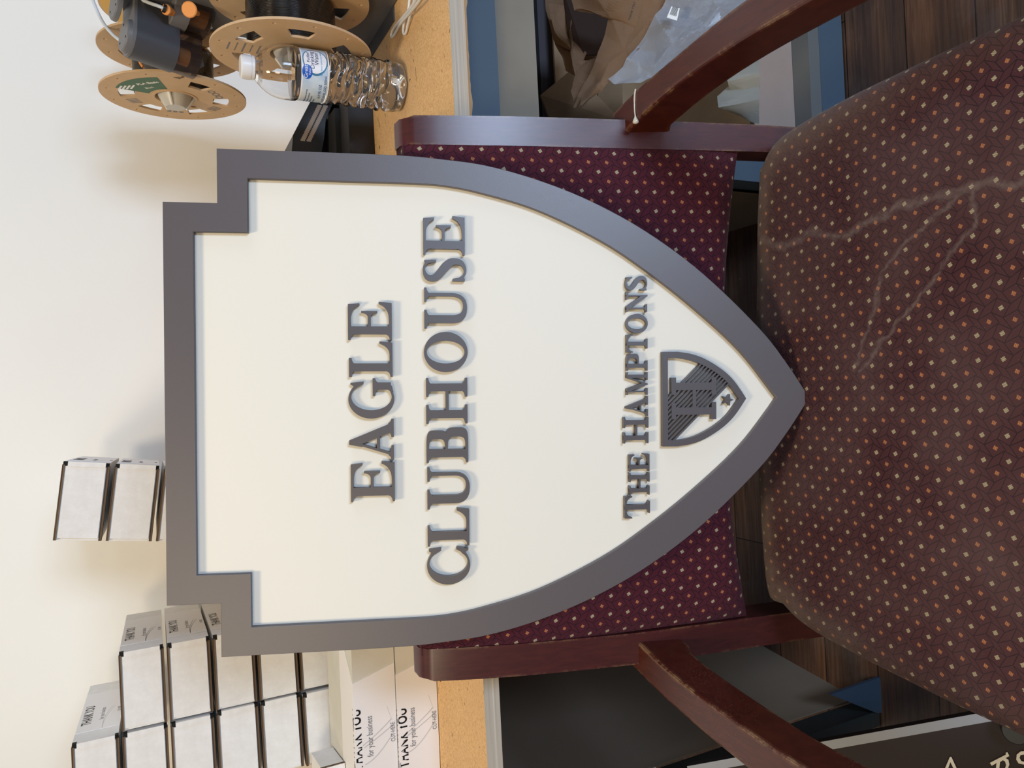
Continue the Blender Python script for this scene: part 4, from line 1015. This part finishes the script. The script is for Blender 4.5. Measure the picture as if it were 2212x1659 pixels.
def dense(me, n_=2):
    bm_ = bmesh.new(); bm_.from_mesh(me); bmesh.ops.triangulate(bm_, faces=bm_.faces); bmesh.ops.subdivide_edges(bm_, edges=[e for e in bm_.edges if e.calc_length() > 0.003], cuts=n_, use_grid_fill=True); bm_.to_mesh(me); bm_.free(); return me
for z0, z1 in ((0.1030, 0.1045), (0.1352, 0.1370)):
    lathe(b, [(RL, z0), (RL+0.0001, z0), (RL+0.0001, z1), (RL, z1)], (0, 0, 0), (0, 0, 1), 96, 1)
strip = []
def curved_disc(rx, rz, off, zc_, r, mi, hole=None):
    K = 40; N_ = 8; c0 = None
    ringsd = []
    lo = hole or 0.0
    for j in range(N_+1):
        s_ = lo + (1-lo)*j/N_; ringsd.append([b.verts.new(cylmap(off, zc_, r)(Vector((rx*s_*math.cos(2*PI*i/K), rz*s_*math.sin(2*PI*i/K), 0)))) for i in range(K)])
    for A, B in zip(ringsd, ringsd[1:]):
        for i in range(K):
            try: b.faces.new((A[i], B[i], B[(i+1)%K], A[(i+1)%K])).material_index = mi
            except ValueError: pass
curved_disc(0.0185, 0.0152, 35, 0.1200, RL+0.00012, 5, 0.86)
curved_disc(0.0165, 0.0140, 36, 0.1200, RL+0.00016, 1)
curved_disc(0.0085, 0.0062, 8, 0.1300, RL+0.00022, 2)
for s_, off, zz_, sz, mi, al in (('Great', 8, 0.1295, 0.0065, 1, 'CENTER'), ('Value', 8, 0.1258, 0.0035, 1, 'CENTER'), ('Purified', 42, 0.1268, 0.0048, 3, 'CENTER'), ('Drinking', 38, 0.1213, 0.0072, 3, 'CENTER'), ('Water', 42, 0.1158, 0.0072, 3, 'CENTER'), ('Mild flavor enhancing minerals', 34, 0.1118, 0.0028, 4, 'CENTER'), ('16.9 FL OZ', -36, 0.1120, 0.0045, 3, 'CENTER'), ('(1 PT 0.9 FL OZ) 500mL', -33, 0.1062, 0.0040, 3, 'CENTER')):
    add_mesh(b, dense(text_mesh(s_, sz, 0.0001, al)), None, mi, cylmap(off, zz_, RL+0.0003))
for i in range(4):
    add_mesh(b, dense(text_mesh('purified by reverse osmosis'[i*5:], 0.0026, 0.0001)), None, 3, cylmap(-84, 0.1285-i*0.0036, RL+0.0003))
o = obj('label', b, [M['label'], M['label_white'], M['label_blue'], M['label_navy'], M['label_sky'], M['label_teal']], wb_); 

# ------------------------------------------------------------------ black printer base behind the bottle
pbY = 1.18
pr = thing('printer_base', 'black vented printer base on the table beside the bottle, partly behind the sign', 'printer', (0.40, pbY, ZT))
PI_ = Matrix.Translation((-0.40, -pbY, -ZT))
def po(bm, name, mt, **k):
    bm.transform(PI_); return obj(name, bm, mt, pr, **k)
def yy(px, py, y=pbY): return at_y(px, py, y)
tl = yy(666, 226); t2 = yy(633, 292); t3 = yy(630, 345); 
zt_, zs_ = t2.z, tl.z
b = bmesh.new()
x_r = yy(700, 150).x
P0 = [yy(686, 190), yy(633, 292), yy(630, 330), Vector((t3.x-0.12, pbY, t3.z)), Vector((t3.x-0.12, pbY, t3.z-0.055)), yy(694, 330), yy(700, 300), yy(704, 255), yy(735, 190)]
prism(b, P0, (0, 0.10, 0)); po(b, 'vent_hood', M['black_plastic'], bevel=0.002)
b = bmesh.new()
for r_ in range(2):
    for k in range(22):
        t = k/21; p = yy(690-36*t + r_*13 - 3*t*0, 229 + 74*t + r_*1)
        q = Vector((p.x, pbY-0.0006, p.z)); box(b, q.x-0.0013, q.x+0.0013, pbY-0.0008, pbY+0.001, q.z-0.0034, q.z+0.0034)
po(b, 'vent_slots', M['vent'])
lo = at_z(776, 225, ZT); b = bmesh.new(); fy = 1.085
box(b, yy(760, 330, fy).x-0.12, at_y(745, 150, fy).x, fy, fy+0.05, ZT+0.0005, at_y(752, 250, fy).z); po(b, 'base_bar', M['black_plastic'], bevel=0.003)
b = bmesh.new(); box(b, yy(700, 330, 1.135).x-0.12, at_y(700, 232, 1.14).x, 1.137, 1.33, ZT+0.0005, at_y(722, 250, 1.14).z); po(b, 'motor_block', M['black_soft'], bevel=0.004)
b = bmesh.new(); zb_ = at_y(722, 250, 1.14).z; box(b, at_y(700, 246, 1.2).x-0.012, at_y(700, 246, 1.2).x, 1.19, 1.24, zb_, yy(700, 255).z+0.002); box(b, t3.x-0.11, t3.x-0.02, 1.19, 1.24, zb_, yy(700, 300).z+0.001); po(b, 'support_column', M['black_plastic'])
b = bmesh.new(); xr = at_y(700, 246, 1.2).x; box(b, xr-0.004, xr+0.09, 1.15, 1.30, ZT+0.0005, yy(735, 190).z); po(b, 'rear_block', M['black_soft'])

# ------------------------------------------------------------------ white cable on the table
b = bmesh.new()
cb = [at_z(912, -30, ZT+0.012), at_z(893, 8, ZT+0.009), at_z(868, 40, ZT+0.006), at_z(850, 62, ZT+0.004), at_z(845, 78, ZT+0.0035), at_z(851, 76, ZT+0.004), at_z(866, 50, ZT+0.007), at_z(885, 28, ZT+0.009), at_z(905, 2, ZT+0.012), at_z(922, -30, ZT+0.014)]
tube(b, spline(cb, 8), 0.0017)
cb2 = [at_z(886, -20, ZT+0.004), at_z(882, 20, ZT+0.004), at_z(873, 48, ZT+0.003), at_z(871, 70, ZT+0.003), at_z(876, 72, ZT+0.003), at_z(881, 52, ZT+0.004), at_z(888, 25, ZT+0.006), at_z(900, -20, ZT+0.007)]
tube(b, spline(cb2, 8), 0.0016)
tag(obj('charging_cable', b, M['cable'], smooth=True), 'looped white cable lying on the tabletop', 'cable')

# ------------------------------------------------------------------ storage bay under the right end of the table
def crumple(name, quad, nu, nv, amp, mt, parent=None, thick=0.0006, seed=0, scale=9, creases=1.0):
    """quad: rows of 3D points (grid control net); faceted crumpled sheet"""
    rowsn = len(quad); b = bmesh.new(); V = []
    U = [spline(r, max(1, nu//(len(r)-1))) for r in quad]
    for j in range(nv+1):
        v = j/nv*(rowsn-1); k = min(int(v), rowsn-2); f = v-k; V.append([U[k][i].lerp(U[k+1][i], f) for i in range(len(U[0]))])
    G = []
    for j, r in enumerate(V):
        g_ = []
        for i, p in enumerate(r):
            a = Vector(r[min(i+1, len(r)-1)]) - Vector(r[max(i-1, 0)]); c = Vector(V[min(j+1, nv)][i]) - Vector(V[max(j-1, 0)][i]); nn = a.cross(c)
            nn = nn.normalized() if nn.length > 1e-9 else Vector((0, -1, 0))
            q = p*scale + Vector((seed, seed*2, 0)); d, _ = noise.voronoi(q*1.3)
            h_ = (d[1]-d[0])*1.1 - 0.4 + 0.6*noise.noise(q*0.9)
            g_.append(b.verts.new(p + nn*amp*h_*creases))
        G.append(g_)
    for j in range(nv):
        for i in range(len(G[0])-1): b.faces.new((G[j][i], G[j][i+1], G[j+1][i+1], G[j+1][i]))
    ge = bmesh.ops.solidify(b, geom=b.faces[:], thickness=thick)
    return obj(name, b, mt, parent)
# big open carton on the bottom rail
oc = thing('open_carton', 'open brown cardboard carton on the bottom rail under the table', 'box', (0.55, 0.9, 0.085))
OI = Matrix.Translation((-0.55, -0.9, -0.085))
def oo(bm, name, mt, **k):
    bm.transform(OI); return obj(name, bm, mt, oc, **k)
b = bmesh.new(); box(b, 0.3365, 0.95, 0.876, 0.881, 0.0845, 0.172); oo(b, 'front_wall', M['kraft_pink'])
b = bmesh.new(); box(b, 0.3365, 0.95, 0.8765, 0.884, 0.1722, 0.1745); oo(b, 'corrugated_edge', M['corr'])
b = bmesh.new(); box(b, 0.3365, 0.95, 0.8812, 1.22, 0.0845, 0.089); oo(b, 'carton_floor', M['kraft'])
b = bmesh.new(); box(b, 0.3365, 0.342, 0.8812, 1.22, 0.0892, 0.30); oo(b, 'side_wall', M['kraft'])
b = bmesh.new(); box(b, 0.3365, 0.95, 1.2202, 1.2252, 0.0845, 0.33); oo(b, 'rear_wall', M['kraft'])
fl = [at_y(1168, 205, 1.16), at_y(1235, 150, 1.16), at_y(1345, 150, 1.05), at_y(1345, 262, 1.0), at_y(1190, 262, 1.12)]
b = bmesh.new(); prism(b, fl, (0, 0.004, 0)); oo(b, 'side_flap', M['kraft'])
b = bmesh.new(); box(b, 0.29, 1.3, 1.395, 1.402, 0.09, 0.62); 
bx = thing('storage_bin', 'dark plum storage bin behind the paper bag under the table', 'bin', (0.6, 1.3, 0))
b.free()
b = bmesh.new(); p = at_y(1152, 60, 1.255); box(b, 0.290-0.6, 1.2-0.6, -0.045, 0.09, 0.0, p.z-0.008); obj('bin_body', b, M['dark_purple'], bx, bevel=0.004)
b = bmesh.new(); box(b, 0.290-0.6, 1.2-0.6, -0.050, 0.09, p.z-0.008, p.z); obj('bin_rim', b, M['black_soft'], bx, bevel=0.002)
b = bmesh.new(); 
# brown paper bag lying in the carton, mouth open towards the viewer
bag = thing('paper_bag', 'crumpled brown paper bag with its dark mouth open, lying in the open carton', 'bag', (0.5, 1.05, 0.2))
bag_i = Matrix.Translation((-0.5, -1.05, -0.2))
def ad(lst): return [at_d(*q) for q in lst]
o = crumple('bag_back', [ad([(1180, -30, 1.16), (1185, 40, 1.15), (1200, 90, 1.14), (1225, 150, 1.12)]), ad([(1235, -30, 1.20), (1245, 40, 1.20), (1262, 110, 1.17), (1275, 175, 1.14)]), ad([(1320, -30, 1.22), (1330, 60, 1.20), (1310, 130, 1.16), (1290, 205, 1.10)])], 42, 36, 0.010, M['kraft_bag'], None, 0.0006, 1, 17); o.parent = bag; o.data.transform(bag_i)
o = crumple('bag_front', [ad([(1228, -30, 1.04), (1262, -20, 1.03), (1345, -20, 1.01), (1470, -25, 1.0)]), ad([(1240, 22, 1.04), (1295, 28, 1.03), (1360, 26, 1.01), (1448, 0, 1.0)]), ad([(1318, 32, 1.03), (1340, 45, 1.02), (1375, 60, 1.01), (1412, 60, 1.0)]), ad([(1300, 90, 1.03), (1325, 95, 1.02), (1352, 100, 1.01), (1385, 100, 1.0)]), ad([(1285, 140, 1.03), (1302, 143, 1.02), (1325, 150, 1.01), (1340, 152, 1.0)]), ad([(1262, 180, 1.03), (1282, 188, 1.02), (1290, 192, 1.01), (1300, 196, 1.01)]), ad([(1238, 232, 1.03), (1244, 233, 1.03), (1250, 232, 1.02), (1256, 226, 1.02)])], 42, 72, 0.0065, M['kraft_bag'], None, 0.0006, 4, 17); o.parent = bag; o.data.transform(bag_i)
o = crumple('bag_side', [ad([(1183, 10, 1.12), (1200, 70, 1.12), (1234, 100, 1.10), (1240, 130, 1.09)]), ad([(1233, 10, 1.13), (1228, 60, 1.13), (1250, 95, 1.12), (1268, 115, 1.11)]), ad([(1236, 130, 1.08), (1234, 150, 1.07), (1240, 165, 1.06), (1232, 190, 1.05)]), ad([(1290, 120, 1.07), (1288, 150, 1.05), (1284, 180, 1.045), (1242, 228, 1.04)])], 36, 30, 0.008, M['kraft_bag'], None, 0.0006, 8, 17); o.parent = bag; o.data.transform(bag_i)
b = bmesh.new(); prism(b, [at_d(1215, -25, 1.13), at_d(1345, -25, 1.13), at_d(1330, 60, 1.13), at_d(1300, 118, 1.10), at_d(1262, 118, 1.10), at_d(1228, 80, 1.12)], (0, 0.003, -0.001)); b.transform(bag_i); obj('bag_mouth_shade', b, M['bag_shade'], bag)  # dark sheet added behind the mouth, its colour painting the shade in there
b = bmesh.new(); MT = basis(at_d(1360, 48, 1.0), (at_d(1371, 12, 0.998)-at_d(1360, 48, 1.0)), (at_d(1371, 12, 0.998)-at_d(1360, 48, 1.0)).cross(FW))
add_mesh(b, text_mesh('THANK YOU', 0.0042, 0.0003), bag_i @ MT @ Matrix.Translation((0, 0, 0.004)), 0); obj('printed_text', b, [M['ink']], bag)
# clear plastic bag
pbg = thing('plastic_bag', 'clear plastic bag with white barcode sticker beside the brown paper bag', 'bag', (0.5, 0.95, 0.2)); pbi = Matrix.Translation((-0.5, -0.95, -0.2))
o = crumple('bag_film', [ad([(1450, -30, 0.98), (1520, -35, 0.97), (1600, -30, 0.955), (1660, -30, 0.95)]), ad([(1430, 20, 0.99), (1490, 15, 0.97), (1560, 10, 0.955), (1620, 15, 0.95)]), ad([(1400, 60, 0.99), (1440, 55, 0.975), (1500, 70, 0.96), (1545, 75, 0.955)]), ad([(1372, 100, 1.0), (1410, 110, 0.985), (1445, 118, 0.97), (1490, 120, 0.965)]), ad([(1345, 145, 1.0), (1380, 160, 0.99), (1400, 172, 0.98), (1420, 170, 0.975)]), ad([(1314, 170, 1.0), (1330, 184, 1.0), (1350, 185, 0.99), (1385, 185, 0.98)])], 40, 50, 0.010, M['clear_film'], None, 0.0004, 13, 12); o.parent = pbg; o.data.transform(pbi)
b = bmesh.new(); q = [at_d(x, y, 0.955) for x, y in ((1440, 38), (1462, 45), (1468, 18), (1450, 14))]; prism(b, q, (0, -0.0004, 0), 0)
for k in range(7):
    a0 = q[0].lerp(q[1], 0.15+0.1*k); a1 = q[3].lerp(q[2], 0.15+0.1*k); w_ = (q[1]-q[0])*0.04
    prism(b, [a0.lerp(a1, .3)+Vector((0,-.0006,0)), a0.lerp(a1, .3)+w_+Vector((0,-.0006,0)), a1+w_+Vector((0,-.0006,0)), a1+Vector((0,-.0006,0))], (0, -0.0002, 0), 1)
b.transform(pbi); obj('barcode_sticker', b, [M['white'], M['ink']], pbg)
# grey padded envelopes behind the carton's front wall
for k, (q, lb) in enumerate((([[(1548, 205, 0.98), (1580, 180, 0.98), (1640, 165, 0.98)], [(1552, 232, 0.96), (1590, 225, 0.955), (1640, 215, 0.95)], [(1590, 252, 0.97), (1612, 262, 0.965), (1640, 268, 0.96)]], 'grey padded envelope folded in the open carton, nearer the chair post'),
                            ([[(1560, 150, 0.99), (1600, 130, 0.98), (1640, 115, 0.98)], [(1572, 178, 0.97), (1605, 170, 0.965), (1640, 160, 0.96)], [(1582, 205, 0.985), (1610, 200, 0.975), (1640, 190, 0.97)]], 'grey padded envelope in the open carton with a raised fold, under the armrest'))):
    o = crumple('padded_envelope', [ad(r) for r in q], 16, 16, 0.004, M['pad_foam'], None, 0.004, 20+k, 14); tag(o, lb, 'envelope')

# ------------------------------------------------------------------ second sign, lying low at the left
pn = Vector((0.20, -0.55, 0.8)).normalized(); pp = at_z(1777, 1603, 0.34)
PQ = lambda x, y: on_plane(x, y, pn, pp)
e0, e1 = PQ(1500, 1652), PQ(2148, 1534); ex = (e1-e0).normalized(); ey = pn.cross(ex).normalized()
if (PQ(1900, 1700)-e0).dot(ey) < 0: ey = -ey
pz = ex.cross(ey)
flip = pz.dot(pn) < 0
PM = basis(e0, ex, ey, pn if not flip else pn)
pq = thing('painted_sign', 'brown painted sign with cream letters and grey edge on the floor left of the seat', 'sign'); 
PMp = Matrix.Translation(e0); pq.location = e0
def loc2(x, y): p = PQ(x, y)-e0; return p
b = bmesh.new(); Lx = (e1-e0).length+0.10; Wd = 0.22
A_ = [-ex*0.01, ex*Lx, ex*Lx + ey*Wd, -ex*0.01 + ey*Wd]; prism(b, A_, -pn*0.020); obj('board', b, M['plaque'], pq)
b = bmesh.new(); ww = 0.010; prism(b, [-ex*0.01, ex*Lx, ex*Lx+ey*ww, -ex*0.01+ey*ww], pn*0.0014); obj('grey_edge', b, M['steel'], pq, bevel=0.001)
def on_sign(poly, name, mt, t=0.003):
    b = bmesh.new(); prism(b, [loc2(*p) + pn*0.0002 for p in poly], pn*t); return obj(name, b, mt, pq)
on_sign([(2040,1662),(2052,1634),(2055,1634),(2068,1662),(2061,1662),(2053,1645),(2047,1662)], 'letter', M['plaque_letter'], 0.002)
cpts = [(2141,1650),(2139,1645),(2168,1627),(2177,1623),(2178,1628)] 
on_sign([(2138,1647),(2142,1653),(2180,1632),(2176,1624),(2172,1625),(2173,1629)], 'letter', M['plaque_letter'], 0.002)
dd = [(2156,1640),(2168,1634),(2178,1640),(2180,1650),(2176,1662),(2170,1662),(2173,1652),(2171,1644),(2166,1641),(2160,1645),(2158,1662),(2151,1662),(2152,1650)]
on_sign(dd, 'letter', M['plaque_letter'], 0.0021)
uu = [(2225,1621),(2205,1622),(2196,1629),(2195,1640),(2200,1648),(2225,1653),(2225,1648),(2206,1643),(2202,1636),(2204,1630),(2225,1627)]
on_sign(uu, 'letter', M['plaque_letter'], 0.002)
kc = at_d(2194, 1568, 0.80); 
b = bmesh.new(); kk = PQ(2192, 1573)-e0; lathe(b, [(0, 0.016), (0.0125, 0.016), (0.0135, 0.015), (0.0135, 0), (0, 0)], kk, pn, 36); obj('round_knob', b, M['black_plastic'], pq, smooth=True)
